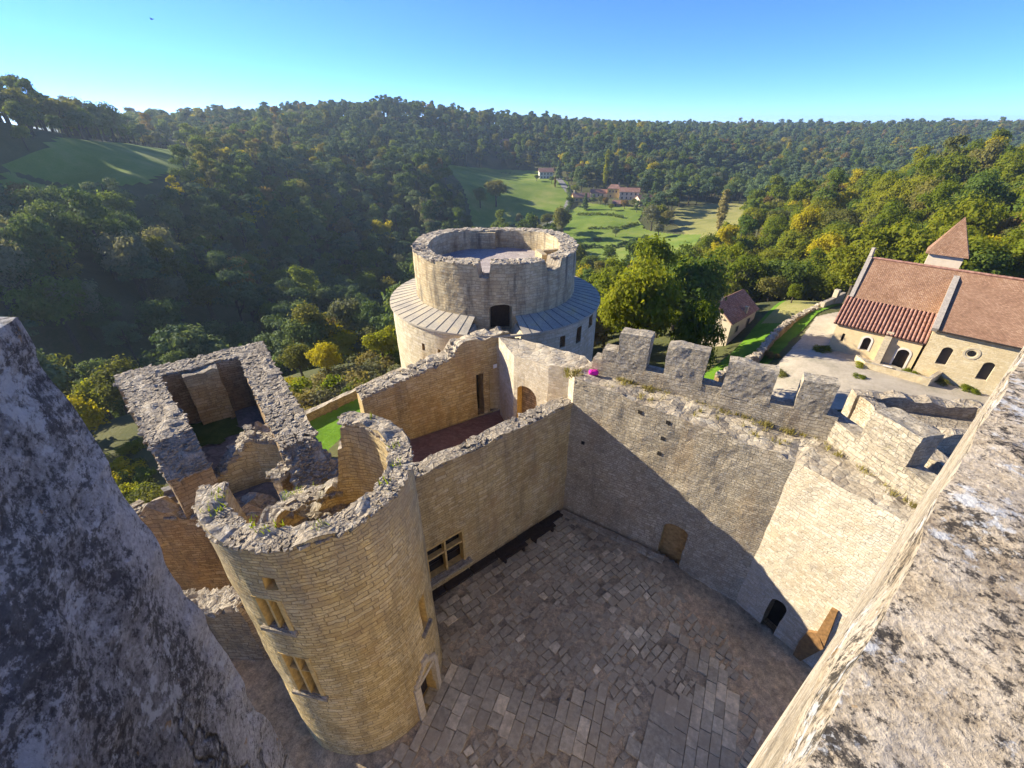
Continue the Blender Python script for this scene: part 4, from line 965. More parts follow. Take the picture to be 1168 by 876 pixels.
# ------------------------------------------------------------------ buildings outside the castle
def tile_mat(name, c1, c2, c3, bw=.22, bh=.16, spots=.3):
    m_, nt, out = newmat(name); nb = NB(nt); uv = nb.n('ShaderNodeTexCoord').outputs['UV']; pos = nb.n('ShaderNodeNewGeometry').outputs['Position']
    wn = nb.n('ShaderNodeTexNoise', {'Vector': pos, 'Scale': 1.5, 'Detail': 2.0}).outputs['Color']
    uvw = nb.vmath('ADD', uv, nb.scale(nb.vmath('SUBTRACT', wn, (.5, .5, .5)), .08))
    b = nb.n('ShaderNodeTexBrick', {'Vector': uvw, 'Color1': (0, 0, 0, 1), 'Color2': (1, 1, 1, 1), 'Mortar': (0, 0, 0, 1), 'Scale': 1.0, 'Mortar Size': .018, 'Mortar Smooth': .7, 'Brick Width': bw, 'Row Height': bh})
    rnd = nb.n('ShaderNodeSeparateColor', {0: b.outputs['Color']}).outputs[0]; big = nb.noise(pos, .5, 5.0, .65); f = nb.noise(pos, 9.0, 4.0, .7)
    v = nb.math('ADD', nb.math('MULTIPLY', rnd, .5), nb.math('MULTIPLY', nb.step(big, .3, .7), .5))
    col = nb.ramp(v, [(.1, c1), (.5, c2), (.9, c3)]); col = nb.mix(nb.math('MULTIPLY', b.outputs['Fac'], .7), col, tuple(x * .4 for x in c1))
    col = nb.mix(nb.math('MULTIPLY', nb.step(f, .56, .66), spots), col, (.42, .36, .28))
    h = nb.math('ADD', nb.math('SUBTRACT', 1.0, b.outputs['Fac']), nb.math('MULTIPLY', rnd, .6)); finish(nb, out, col, .85, h, .04, .9, .2); return m_
M['plaintile'] = tile_mat('flat_clay_tiles', (.23, .125, .072), (.345, .195, .115), (.46, .29, .18))
M['tile'] = tile_mat('roman_clay_tiles', (.22, .115, .08), (.32, .17, .12), (.42, .26, .19), .3, .3)
M['render'] = stone('church_wall', (.56, .44, .25), (.66, .54, .33), (.72, .62, .42), .38, .2, (.46, .36, .20), rubble=True, dark=.08, streak=.1, bump=.03)
M['plaster'] = plain('ochre_plaster', (.66, .51, .29), .1, 2.0, .92, .01)
M['canal'] = plain('canal_tile', (.25, .105, .07), .35, 3.0, .85, .01, .25, (.46, .26, .19))
M['channel'] = plain('canal_tile_valley', (.13, .05, .035), .3, 3.0, .9)
M['coping'] = plain('grey_gable_coping', (.34, .30, .25), .3, 5.0, .9, .02)
M['cream'] = plain('cream_wall', (.62, .52, .38), .1, 1.5, .9)
M['whitewall'] = plain('white_wall', (.66, .60, .52), .08, 1.5, .9)
M['ochre'] = plain('ochre_wall', (.62, .44, .17), .1, 1.5, .9)
M['shutter'] = plain('window_opening', (.05, .045, .045), .2, 1.5, .6)

class Frame:
    def __init__(s, org, f, z): s.o = np.array(org, float); s.f = np.array(f, float) / np.linalg.norm(f); s.b = np.array([-s.f[1], s.f[0]]); s.z = z
    def p(s, u, v, h): q = s.o + s.f * u + s.b * v; return np.array([q[0], q[1], s.z + h])
    def map(s, u0, v0): 
        def g(u, z, d): return np.stack([s.o[0] + s.f[0] * (u0 + u) + s.b[0] * (v0 + d), s.o[1] + s.f[1] * (u0 + u) + s.b[1] * (v0 + d), s.z + z + 0 * u], -1)
        return g
def roofplane(mb, fr, a, b, c, d, th=.14, mi=0):
    """sloping slab; corners as (u, v, h): eave left, eave right, top right, top left"""
    P = [fr.p(*q) for q in (a, b, c, d)]; n = np.cross(P[1] - P[0], P[3] - P[0]); n /= np.linalg.norm(n); n = n if n[2] > 0 else -n
    L = np.linalg.norm(P[1] - P[0]); W = np.linalg.norm(P[3] - P[0]); Q = [p - n * th for p in P]
    off = (P[3] - P[0]) @ (P[1] - P[0]) / L; L2 = np.linalg.norm(P[2] - P[3])
    mb.add(P + Q, [(0, 1, 2, 3), (7, 6, 5, 4), (0, 4, 5, 1), (1, 5, 6, 2), (2, 6, 7, 3), (3, 7, 4, 0)], [[(0, 0), (L, 0), (off + L2, W), (off, W)]] + [[(0, 0), (L, 0), (L, .1), (0, .1)]] * 5, mi)
A0 = np.array(xy(943, 399, -4.0)); fd = np.array([.735, -.678]); fr = Frame(A0, fd, -4.0)
ch = thing('stone_church', 'old golden stone church with russet tiled roofs and a small pyramid bell turret', 'church', (A0[0], A0[1], -4))
def opening(fr, u, v, w, z0, z1, rise=0): return dict(u=(u - w / 2, u + w / 2), z=(z0, z1), d=.5, rise=rise)
# lean-to aisle
AH = 3.9; AL = 8.7
hs = [opening(fr, 1.1, 0, .3, 1.6, 2.7, .1), opening(fr, 3.6, 0, .8, 1.2, 2.9, .4), opening(fr, 7.4, 0, 1.15, .02, 2.5, .5)]
m = MB(); masonry(m, fr.map(0, 0), 0, AL, -1.5, AH, .7, hs, .5, inner=False, mi=(0, 0, 0), rv=1, back=2); 
for u in (0.0, AL - .01):
    m.quad(fr.p(u, 0, -1.5), fr.p(u, 4.2, -1.5), fr.p(u, 4.2, 6.2), fr.p(u, 0, AH), 0)
m.build('aisle_wall', [M['plaster'], M['frame'], M['wood']], ch)
m = MB()
K0, K1, K2, K3 = (-.35, -.35, AH - .05), (AL + .1, -.35, AH - .05), (AL + .1, 4.2, 6.25), (-.35, 4.2, 6.25); roofplane(m, fr, K0, K1, K2, K3, .12, 1)
nr = 23
for k in range(nr + 1):
    u = -.3 + (AL + .35) * k / nr; a, b = fr.p(u, -.42, AH + .02), fr.p(u, 4.2, 6.33); m.tube([a, b], [.125, .125], 8, 0)
m.build('aisle_roof', [M['canal'], M['channel']], ch)
m = MB(); 
for u in (5.4,): 
    for (z, dpt) in ((0, .7), (1.6, .5), (2.6, .3)): c = fr.p(u, -dpt / 2, z + .7); m.box(tuple(c), (.7, dpt, 1.9), math.atan2(fd[1], fd[0]))
m.build('buttress', M['frame'], ch)
for h, nm in ((hs[1], 'window'), (hs[2], 'door')):
    a, b = h['u']; m = MB(); r = h['rise']; t = np.linspace(0, math.pi, 11); uc, hw_ = (a + b) / 2, (b - a) / 2
    inn = [(a, h['z'][0])] + [(uc - hw_ * math.cos(x), h['z'][1] - r + r * math.sin(x)) for x in t] + [(b, h['z'][0])]
    outr = [(a - .22, h['z'][0])] + [(uc - (hw_ + .22) * math.cos(x), h['z'][1] - r + (r + .22) * math.sin(x)) for x in t] + [(b + .22, h['z'][0])]
    for i in range(len(inn) - 1):
        q = [fr.p(inn[i][0], -.05, inn[i][1]), fr.p(inn[i + 1][0], -.05, inn[i + 1][1]), fr.p(outr[i + 1][0], -.05, outr[i + 1][1]), fr.p(outr[i][0], -.05, outr[i][1])]; m.quad(*q)
        q = [fr.p(outr[i][0], -.05, outr[i][1]), fr.p(outr[i + 1][0], -.05, outr[i + 1][1]), fr.p(outr[i + 1][0], .0, outr[i + 1][1]), fr.p(outr[i][0], .0, outr[i][1])]; m.quad(*q)
    o = m.build(nm, M['whitewall'], ch)
    m = MB(); m.quad(fr.p(a, .42, h['z'][0]), fr.p(b, .42, h['z'][0]), fr.p(b, .42, h['z'][1]), fr.p(a, .42, h['z'][1])); m.build('panel', M['wood'], o)
# nave
NV0, NV1, NL = 4.2, 12.4, 30.0; NE, NRG = 6.5, 10.6; vm = (NV0 + NV1) / 2
m = MB(); masonry(m, fr.map(0, NV0 + .02), 0, NL, -1.5, NE, .6, [], .8, inner=False, mi=(0, 0, 0))
m.quad(fr.p(0, NV1, -6), fr.p(NL, NV1, -6), fr.p(NL, NV1, NE), fr.p(0, NV1, NE))
m.add([fr.p(0, NV0 + .02, -5), fr.p(0, NV1, -5), fr.p(0, NV1, NE), fr.p(0, vm, NRG), fr.p(0, NV0 + .02, NE)], [(0, 1, 2, 3, 4)], [[(0, 0), (8, 0), (8, 7), (4, 11), (0, 7)]])
m.build('nave_wall', M['render'], ch)
m = MB(); roofplane(m, fr, (.15, NV0 - .25, NE - .2), (NL, NV0 - .25, NE - .2), (NL, vm, NRG), (.15, vm, NRG)); roofplane(m, fr, (.15, NV1 + .25, NE - .2), (NL, NV1 + .25, NE - .2), (NL, vm, NRG + .01), (.15, vm, NRG + .01))
m.build('nave_roof', M['plaintile'], ch)
m = MB(); e = [(-.25, NV0 - .35, NE - .1), (.2, NV0 - .35, NE - .1), (.2, vm, NRG + .3), (-.25, vm, NRG + .3)]; roofplane(m, fr, *e, .45); e = [(-.25, NV1 + .35, NE - .1), (.2, NV1 + .35, NE - .1), (.2, vm, NRG + .31), (-.25, vm, NRG + .31)]; roofplane(m, fr, *e, .45)
c = fr.p(0, vm, NRG + .75); m.box(tuple(c), (.35, .35, 1.1), .4); m.build('gable_coping', M['coping'], ch)
m = MB(); a, b = fr.p(0, NV0 + .0, 6.35), fr.p(AL, NV0, 6.35); m.tube([a, b], [.14, .14], 6); m.build('roof_flashing', M['frame'], ch)
# choir / side chapel with its own roof
SU0, SU1, SE, SD = AL + .25, 24.0, 6.0, 8.2
hs = [opening(fr, 1.9, 0, .95, 1.9, 4.1, .45), opening(fr, 5.6, 0, .95, 1.3, 3.5, .45)]
m = MB(); masonry(m, fr.map(SU0, -.45), 0, SU1 - SU0, -1.8, SE, .8, hs, .5, inner=False, mi=(0, 0, 0), rv=1, back=2)
for u in (SU0, SU1): m.add([fr.p(u, -.45, -1.8), fr.p(u, 8, -1.8), fr.p(u, 8, 9.5), fr.p(u, -.45, SE)], [(0, 1, 2, 3)], [[(0, 0), (8, 0), (8, 11), (0, 8)]])
m.build('chapel_wall', [M['render'], M['frame'], M['shutter']], ch)
m = MB(); cu, cz = SU0 + 3.8, 4.0; t = np.linspace(0, 2 * math.pi, 25)
for r0, r1, v0, v1 in ((.72, .50, -.5, -.5), (.72, .72, -.5, -.44), (.50, .34, -.5, -.30)):
    for i in range(24): m.quad(*[fr.p(cu + r * math.cos(x), v, cz + r * math.sin(x)) for r, v, x in ((r0, v0, t[i]), (r0, v0, t[i + 1]), (r1, v1, t[i + 1]), (r1, v1, t[i]))])
o = m.build('round_window', M['frame'], ch)
m = MB(); m.add([fr.p(cu + .35 * math.cos(x), -.47, cz + .35 * math.sin(x)) for x in t[:-1]], [tuple(range(24))], [[(0, 0)] * 24]); m.build('pane', M['glass'], o)
m = MB(); roofplane(m, fr, (SU0 + .1, -.8, SE - .15), (SU1, -.8, SE - .15), (SU1, SD, 10.0), (SU0 + .1, SD, 10.0)); m.build('chapel_roof', M['plaintile'], ch)
m = MB(); roofplane(m, fr, (SU0 - .3, -.95, SE + .05), (SU0 + .25, -.95, SE + .05), (SU0 + .25, SD, 10.3), (SU0 - .3, SD, 10.3), .5); m.build('chapel_coping', M['coping'], ch)
m = MB(); roofplane(m, fr, (18.5, 3.5, 7.5), (22, 3.5, 7.5), (22, vm + 3, 12.4), (22, vm + 3, 12.4)); roofplane(m, fr, (25.5, 3.5, 7.5), (22, 3.5, 7.5), (22, vm + 3, 12.4), (25, vm + 3, 12.4)); 
Pg = [fr.p(18.4, 4.5, 8.0), fr.p(25.6, 4.5, 8.0), fr.p(22, 4.5, 12.2), fr.p(18.4, 14, 8.0), fr.p(25.6, 14, 8.0), fr.p(22, 14, 12.2)]
m = MB(); m.add(Pg, [(0, 2, 5, 3), (1, 4, 5, 2)], [[(0, 0), (0, 5), (9, 5), (9, 0)]] * 2); m.add(Pg[:3], [(0, 1, 2)], [[(0, 0), (6, 0), (3, 4)]], 1); m.build('transept_roof', [M['plaintile'], M['frame']], ch)
m = MB(); m.tube([fr.p(.2, vm, NRG + .05), fr.p(NL, vm, NRG + .05)], [.16, .16], 6); m.build('ridge_tiles', M['canal'], ch)
m = MB(); m.tube([fr.p(SU0 + .2, -.86, SE - .22), fr.p(SU1, -.86, SE - .22)], [.09, .09], 6); m.build('gutter', M['wood'], ch)
# bell turret
tu, tv, ts = 7.2, vm + 3.0, 1.9; m = MB()
c = fr.p(tu, tv, 8.5); m.box(tuple(c), (2 * ts - .5, 2 * ts - .5, 7.0), math.atan2(fd[1], fd[0])); o = m.build('turret', M['cream'], ch)
m = MB(); Pt = [fr.p(tu + a * s_, tv + b * s_, z) for s_, z in ((ts + .15, 11.9), (ts * .55, 14.0), (.03, 16.2)) for a, b in ((-1, -1), (1, -1), (1, 1), (-1, 1))]
for k in (0, 4):
    for i in range(4): j = (i + 1) % 4; m.quad(Pt[k + i], Pt[k + j], Pt[k + 4 + j], Pt[k + 4 + i])
m.quad(*Pt[:4]); m.build('turret_roof', M['plaintile'], o)
# forecourt wall and sign by the church
fw = thing('forecourt_wall', 'low stone retaining wall in front of the church door carrying a small white panel', 'wall', tuple(fr.p(5, -3, 0)))
m = MB()
for a, b in (((3.2, -2.0), (4.4, -3.6)), ((4.4, -3.6), (10.6, -3.4)), ((10.6, -3.4), (11.4, -.5))):
    p, q = fr.p(*a, 0), fr.p(*b, 0); Mx, Lx = line_map(p, q, 1); masonry(m, Mx, 0, Lx, -5.5, -2.9, .4, [], .4, mi=(0, 0, 1))
m.build('masonry', [M['render'], M['topwarm']], fw, disp=.03)
m = MB(); c = fr.p(6.5, -3.45, 1.25); m.box(tuple(c), (.9, .3, .06), math.atan2(fd[1], fd[0])); m.build('panel', M['whitewall'], fw)

def gable_house(name, label, cat, org, f, z, L, W, hh, rh, wall, roof, wins=(), group=None, chim=(), ov=.35, hip=0.0, base=-3.0, doors=()):
    fr = Frame(org, f, z); t = thing(name, label, cat, (org[0], org[1], z), group); ang = math.atan2(fr.f[1], fr.f[0])
    m = MB(); c = [(0, 0), (L, 0), (L, W), (0, W)]
    for i in range(4): a, b = c[i], c[(i + 1) % 4]; m.quad(fr.p(*a, base), fr.p(*b, base), fr.p(*b, hh), fr.p(*a, hh))
    if hip == 0:
        for u in (0, L): m.add([fr.p(u, 0, hh), fr.p(u, W, hh), fr.p(u, W / 2, hh + rh)], [(0, 1, 2)], [[(0, 0), (W, 0), (W / 2, rh)]])
    m.build('wall', wall, t)
    m = MB(); e = ov * rh / (W / 2)
    roofplane(m, fr, (-ov, -ov, hh - e), (L + ov, -ov, hh - e), (L + ov - hip, W / 2, hh + rh), (-ov + hip, W / 2, hh + rh)); roofplane(m, fr, (-ov, W + ov, hh - e), (L + ov, W + ov, hh - e), (L + ov - hip, W / 2, hh + rh + .01), (-ov + hip, W / 2, hh + rh + .01))
    if hip:
        for u, s_ in ((-ov, 1), (L + ov, -1)): m.add([fr.p(u, -ov, hh - e), fr.p(u, W + ov, hh - e), fr.p(u + s_ * hip, W / 2, hh + rh)], [(0, 1, 2)], [[(0, 0), (W, 0), (W / 2, W / 2)]])
    rf = m.build('roof', roof, t)
    for (u, v, s_, h_) in chim: m = MB(); c = fr.p(u, v, hh + rh * (1 - abs(v - W / 2) / (W / 2)) + h_ / 2 - .3); m.box(tuple(c), (s_, s_, h_ + .6), ang); m.box((c[0], c[1], c[2] + h_ / 2 + .32), (s_ * 1.25, s_ * 1.25, .12), ang); m.build('chimney', M['frame'], rf)
    for side, u, z0, w_, h_ in wins:
        m = MB(); q = {'f': (fr.p(u, -.05, z0 + h_ / 2), ang), 'l': (fr.p(-.05, u, z0 + h_ / 2), ang + math.pi / 2), 'r': (fr.p(L + .05, u, z0 + h_ / 2), ang + math.pi / 2)}[side]
        m.box(tuple(q[0]), (w_, .12, h_), q[1]); m.box((q[0][0], q[0][1], q[0][2] - h_ / 2 - .08), (w_ + .3, .25, .12), q[1]); o = m.build('window', M['frame'], t)
        m = MB(); m.box(tuple(q[0]), (w_ - .14, .16, h_ - .14), q[1]); m.build('pane', M['shutter'], o)
    return t
# cottage with the red roof beyond the big tree
co_ = xy(829, 389, -7.5); cf_ = np.array(xy(866, 366, -7.5)) - np.array(co_)
gable_house('cottage', 'small cream cottage with dark red tiled roof and a chimney on the grass bank', 'cottage', co_, cf_, -7.5, 9.2, 6.0, 3.2, 2.4, M['cream'], M['tile'], [('f', 2.5, .8, .9, 1.1), ('f', 6.6, .1, 1.0, 2.0)], None, [(1.4, 3.2, .7, 1.2), (5.2, .2, .4, .9)])
# dry stone wall between bank and road
dw = thing('dry_stone_wall', 'tumbledown dry stone wall between the grass bank and the pale church road', 'wall', (30, 45, -6))
m = MB(); seqp = [(818, 440), (866, 412), (884, 388), (904, 372), (930, 358), (948, 350)]
r_ = np.random.default_rng(77)
for a, b in zip(seqp[:-1], seqp[1:]):
    p, q = np.array(xy(*a, -5)), np.array(xy(*b, -4.8)); Mx, Lx = line_map(p, q, 1); masonry(m, Mx, 0, Lx, -7, -3.7, .6, [], .35, mi=(0, 0, 1)); rubble(m, Mx, 0, Lx, -3.75, .6, int(Lx * 9), (.2, .5), 1, 78)
m.build('masonry', [M['brown'], M['topwarm']], dw, disp=.08, rag=.3)
pp_ = thing('roadside_wall', 'low pale stone wall end with pillar beside the church corner', 'wall', (*xy(955, 350, -4), -4))
m = MB(); p, q = np.array(xy(938, 354, -4.2)), np.array(xy(962, 342, -4.2)); Mx, Lx = line_map(p, q, 1); masonry(m, Mx, 0, Lx, -6, -2.9, .5, [], .4, mi=(0, 0, 1)); c = Mx(np.float64(Lx * .55), np.float64(-2.9), np.float64(.25)); m.box(tuple(c), (.7, .7, 2.4), .5); m.build('masonry', [M['pale'], M['topwarm']], pp_, disp=.03)

# ---- hamlet in the valley
VG = 'houses of the hamlet in the valley'
def house_at(label, px, py, ang, L, W, hh, rh, wall, roof, wins=(), chim=(), hip=0.0, name='village_house'):
    p = hit(px, py); f = np.array([math.cos(R(ang)), math.sin(R(ang))]); z = float(terrain(p[0], p[1])) - .3; k_ = .98; L, W, hh, rh = L * k_, W * k_, hh * k_, rh * k_; wins = [(s_, u_ * k_, z_ * k_, w_ * k_, h_ * k_) for s_, u_, z_, w_, h_ in wins]; chim = [(a * k_, b * k_, c * k_, d * k_) for a, b, c, d in chim]; hip *= k_
    org = p[:2] - f * L / 2; return gable_house(name, label, 'house', org, f, z, L, W, hh, rh, wall, roof, wins, VG, chim, .5, hip, -5)
W2_ = [('f', 2.0 + 2.6 * k, zz, 1.1, 1.5) for k in range(4) for zz in (1.0, 4.0)]
house_at('ochre walled tall house with hipped red roof in the middle of the hamlet', 699, 226, -18, 9, 8, 7.2, 2.2, M['ochre'], M['tile'], [('f', 1.8 + 2.4 * k, 4.2, 1.0, 1.5) for k in range(3)] + [('f', 2.5, 1, 1, 1.5), ('r', 4, 4, 1, 1.5)], [(7.5, 4, .8, 1.2)], 2.2)
house_at('long pale hamlet house with two rows of windows right of the ochre house', 717, 228, -12, 14, 7.5, 6, 2.2, M['cream'], M['tile'], [('f', 2.0 + 3.2 * k, zz, 1.1, 1.5) for k in range(4) for zz in (.8, 3.6)])
house_at('low long red roofed hamlet house left of the ochre house', 684, 225, -8, 14, 7, 3.4, 2.2, M['cream'], M['tile'], [('f', 3 + 3 * k, 1, 1.2, 1.4) for k in range(3)], [(2, 3.5, .8, 1.0)])
house_at('hamlet house beside the lane with a white chimney', 663, 230, 6, 12, 7, 3.6, 2.4, M['ochre'], M['tile'], [('f', 2.5 + 3.2 * k, 1, 1.1, 1.4) for k in range(3)], [(1.2, 3.5, .9, 1.6)])
house_at('orange roofed hamlet house at the right end by the dark trees', 737, 234, 18, 11, 8, 4.2, 2.4, M['cream'], M['tile'], [('f', 2.4 + 3 * k, 1.2, 1.1, 1.5) for k in range(3)])
house_at('small dark outbuilding with red roof below the ochre house', 706, 236, -12, 9, 6, 2.6, 1.8, M['brown'], M['tile'], [('f', 2, .2, 1.4, 1.8), ('f', 6, .2, 1.4, 1.8)], name='outbuilding')
house_at('white two storey house alone on the lawn under the wood', 623, 204, 4, 12, 8, 6.0, 2.6, M['whitewall'], M['tile'], [('f', 2.0 + 2.7 * k, zz, 1.1, 1.5) for k in range(4) for zz in (.8, 3.6)])
house_at('red roofed house half hidden in the wood above the meadow', 574, 168, 12, 14, 9, 5.0, 3.0, M['cream'], M['tile'], [('f', 3 + 4 * k, 2.2, 1.2, 1.6) for k in range(3)])
def near_hit(px, py): return hit(px, py)
gw0, gw1 = hit(676, 296), hit(735, 258)

# ------------------------------------------------------------------ vegetation
LEAF = {
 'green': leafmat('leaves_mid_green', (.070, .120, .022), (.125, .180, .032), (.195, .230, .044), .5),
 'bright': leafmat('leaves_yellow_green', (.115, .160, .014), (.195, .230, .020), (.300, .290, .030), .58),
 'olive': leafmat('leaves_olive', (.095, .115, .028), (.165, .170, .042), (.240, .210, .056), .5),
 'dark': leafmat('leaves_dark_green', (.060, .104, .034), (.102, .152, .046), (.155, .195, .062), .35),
 'pine': leafmat('needles_blue_green', (.062, .104, .048), (.105, .155, .066), (.160, .200, .082), .25),
 'yellow': leafmat('leaves_autumn_yellow', (.26, .23, .012), (.38, .33, .014), (.48, .41, .025), .5),
 'straw': leafmat('leaves_dry_straw', (.18, .15, .05), (.26, .22, .08), (.33, .29, .11), .4),
 'rust': leafmat('leaves_rust', (.15, .110, .032), (.22, .150, .044), (.29, .205, .062), .4),
 'grey': leafmat('leaves_pale_grey_green', (.125, .140, .075), (.185, .190, .100), (.245, .235, .130), .4),
}
M['bark'] = plain('grey_brown_bark', (.075, .06, .045), .4, 6.0, .95, .02)
def leaf_mesh(name, clumps, nleaf, size, seed, flat=.8, up=.25):
    """crown of loose leaf sprays: clumps = (centre, radius); every spray is a bent pair of faces"""
    rg = np.random.default_rng(seed); per = np.array([c[1] ** 2 for c in clumps]); per = np.maximum(6, (nleaf * per / per.sum()).astype(int)); C0 = []
    for (c, r), n in zip(clumps, per):
        d = rg.normal(size=(n, 3)); d /= np.linalg.norm(d, axis=1)[:, None]; d[:, 2] = np.where(d[:, 2] < -.35, -d[:, 2] * .6, d[:, 2])
        rad = r * np.clip(rg.normal(.86, .2, n), .25, 1.28); C0.append(np.column_stack([np.array(c) + d * rad[:, None] * np.array([1, 1, flat]), d]))
    A = np.concatenate(C0); ctr, d = A[:, :3], A[:, 3:]; n = len(A)
    nrm = d * 1.1 + rg.normal(size=(n, 3)) * .42; nrm[:, 2] += up; nrm /= np.linalg.norm(nrm, axis=1)[:, None]
    a = np.cross(nrm, rg.normal(size=(n, 3))); a /= np.linalg.norm(a, axis=1)[:, None]; b = np.cross(nrm, a)
    s = size * rg.uniform(.55, 1.3, n)[:, None]; w = s * rg.uniform(.55, .9, n)[:, None]
    fold = nrm * s * rg.uniform(-.25, .35, n)[:, None]
    V = np.stack([ctr - a * s, ctr - b * w + fold * .2, ctr + a * s * .9 + fold, ctr + b * w * .8 - fold * .3], 1).reshape(-1, 3)
    me = bpy.data.meshes.new(name); me.vertices.add(4 * n); me.loops.add(4 * n); me.polygons.add(n)
    me.vertices.foreach_set('co', V.ravel()); me.loops.foreach_set('vertex_index', np.arange(4 * n)); me.polygons.foreach_set('loop_start', np.arange(n) * 4)
    me.update(calc_edges=True); me.validate(); return me
def trunk_mesh(name, h, r, clumps, seed, limbs=7, lean=.3):
    rg = np.random.default_rng(seed); m = MB(); top = np.array([rg.uniform(-lean, lean), rg.uniform(-lean, lean), h])
    pts = [np.array([0, 0, -.8]), np.array([0, 0, h * .25]) + rg.uniform(-.1, .1, 3), top * .6, top]; m.tube(pts, [r * 1.35, r, r * .75, r * .3], 8)
    idx = rg.permutation(len(clumps))[:limbs]
    for i in idx:
        c = np.array(clumps[i][0]); s = top * rg.uniform(.4, .85); mid = (s + c) / 2 + np.array([0, 0, -.3]); m.tube([s, mid, c], [r * .42, r * .28, r * .1], 6)
    me_o = m.build(name, M['bark']); me = me_o.data; bpy.data.objects.remove(me_o); return me
def crown_clumps(kind, seed):
    rg = np.random.default_rng(seed); cl = []
    if kind == 'round':      # broad oak-like crown, unit radius about 4 m
        for _ in range(26):
            d = rg.normal(size=3); d /= np.linalg.norm(d); q = rg.uniform(.35, 1.0); cl.append((np.array([d[0] * 3.1 * q, d[1] * 3.1 * q, 6.2 + d[2] * 2.6 * q]), rg.uniform(.95, 1.75)))
    elif kind == 'tall':
        for _ in range(24):
            z = rg.uniform(2.4, 10.8); w = 2.6 * math.sin(math.pi * min(1, (z - 1.2) / 11.0)) + .35; a = rg.uniform(0, 6.28); q = rg.uniform(.2, 1); cl.append((np.array([w * q * math.cos(a), w * q * math.sin(a), z]), rg.uniform(.8, 1.5)))
    elif kind == 'pine':
        for k in range(22):
            a = rg.uniform(0, 6.28); q = math.sqrt(rg.uniform(0, 1)) * 2.9; cl.append((np.array([q * math.cos(a), q * math.sin(a), 9.0 - .17 * q * q + rg.uniform(-2.4, 1.2)]), rg.uniform(.8, 1.5)))
    elif kind == 'conifer':
        for k in range(30):
            z = 1.2 + 10.5 * (k / 30) ** .9; w = 2.3 * (1 - (z - 1) / 11.5) + .1; a = k * 2.4; cl.append((np.array([w * .7 * math.cos(a), w * .7 * math.sin(a), z]), .35 + w * .42))
    elif kind == 'poplar':
        for k in range(60):
            z = 1.0 + 13.0 * k / 60; w = 1.15 * math.sin(math.pi * min(1, (z - .3) / 15)) ** .7; a = rg.uniform(0, 6.28); cl.append((np.array([w * .55 * math.cos(a), w * .55 * math.sin(a), z]), .4 + w * .4))
    elif kind == 'bush':
        for _ in range(13):
            a = rg.uniform(0, 6.28); q = math.sqrt(rg.uniform(0, 1)) * 1.6; cl.append((np.array([q * math.cos(a), q * math.sin(a), rg.uniform(.5, 1.7) * (1 - q * .2)]), rg.uniform(.55, .95)))
    return cl
PROTO = {}
def proto(kind, lod, k, nleaf, size, tr, limbs):
    cl = crown_clumps(kind, 100 * k + len(kind)); hgt = {'round': 6.2, 'tall': 8.5, 'pine': 9.2, 'conifer': 10, 'poplar': 12, 'bush': 1.0}[kind]
    PROTO[(kind, lod, k)] = (leaf_mesh(f'{kind}_crown', cl, nleaf, size, 7 * k + lod, .55 if kind == 'pine' else .85), trunk_mesh(f'{kind}_trunk', hgt, tr, cl, 5 * k + 1, limbs, .1 if kind in ('pine', 'poplar', 'conifer') else .35))
for k in range(4): proto('round', 0, k, 6000, .21, .28, 8); proto('round', 1, k, 2600, .33, .26, 5)
for k in range(2): proto('tall', 0, k, 5200, .20, .24, 7); proto('tall', 1, k, 2300, .31, .22, 4)
for k in range(3): proto('pine', 0, k, 4600, .19, .2, 9); proto('pine', 1, k, 2100, .29, .2, 6)
proto('conifer', 0, 0, 3200, .28, .2, 3); proto('poplar', 0, 0, 3200, .24, .2, 3)
for k in range(2): proto('bush', 0, k, 2600, .11, .06, 6)
for k in range(2): proto('round', 3, k, 15000, .155, .3, 12)   # close by trees
def plant(name, label, cat, kind, lod, k, leaf, loc, s, rz, group=None, sz=None, trunk_part='trunk'):
    cm, tm = PROTO[(kind, lod, k)]; e = thing(name, label, cat, loc, group); e.scale = (s, s, sz or s); e.rotation_euler = (0, 0, rz)
    for nm, me, mt in (('crown', cm, LEAF[leaf]), (trunk_part, tm, M['bark'])):
        o = bpy.data.objects.new(nm, me); COL.objects.link(o); o.parent = e
        if not me.materials: me.materials.append(mt)
        o.material_slots[0].link = 'OBJECT'; o.material_slots[0].material = mt
    return e
def gz(x, y): return float(terrain(x, y))
SPOT = []
def special(label, px, py, dist, kind, k, leaf, s, lod=0, name='tree', cat='tree', group=None, sz=None, z=None, rz=None):
    if dist is None: p = hit(px, py); x, y = p[0], p[1]
    else: d = ray(px, py); t = dist / math.hypot(d[0], d[1]); x, y = d[0] * t, d[1] * t
    zz = gz(x, y) - .1 if z is None else z; SPOT.append((x, y, 3.2 * s if kind != 'bush' else 1.5 * s))
    return plant(name, label, cat, kind, lod, k, leaf, (x, y, zz), s, random.uniform(0, 6.28) if rz is None else rz, group, sz)
special('large yellow green maple standing right of the great round tower', 720, 385, 47, 'round', 0, 'bright', 1.28, 3, sz=1.85, z=-5.8)
special('tall leafy green tree in front of the cottage, left of its red roof', 796, 385, 45, 'round', 1, 'bright', .68, 3, sz=1.5, z=-6.2)
special('dark green tree low beside the right flank of the great round tower', 668, 330, 70, 'round', 2, 'green', 1.0, 0, z=-14)
special('bright yellow tree on the left below the ruined hall', 108, 522, None, 'round', 3, 'yellow', .8, 0)
special('domed green tree at the left of the bright yellow tree', 100, 470, None, 'round', 1, 'olive', 1.0, 0)
special('olive tree rising behind the ragged far wall of the ruined hall', 160, 480, None, 'round', 2, 'olive', .9, 0)
special('yellow green bush on the slope under the ruined hall', 136, 572, None, 'bush', 0, 'bright', 1.3, 0, 'shrub', 'shrub')
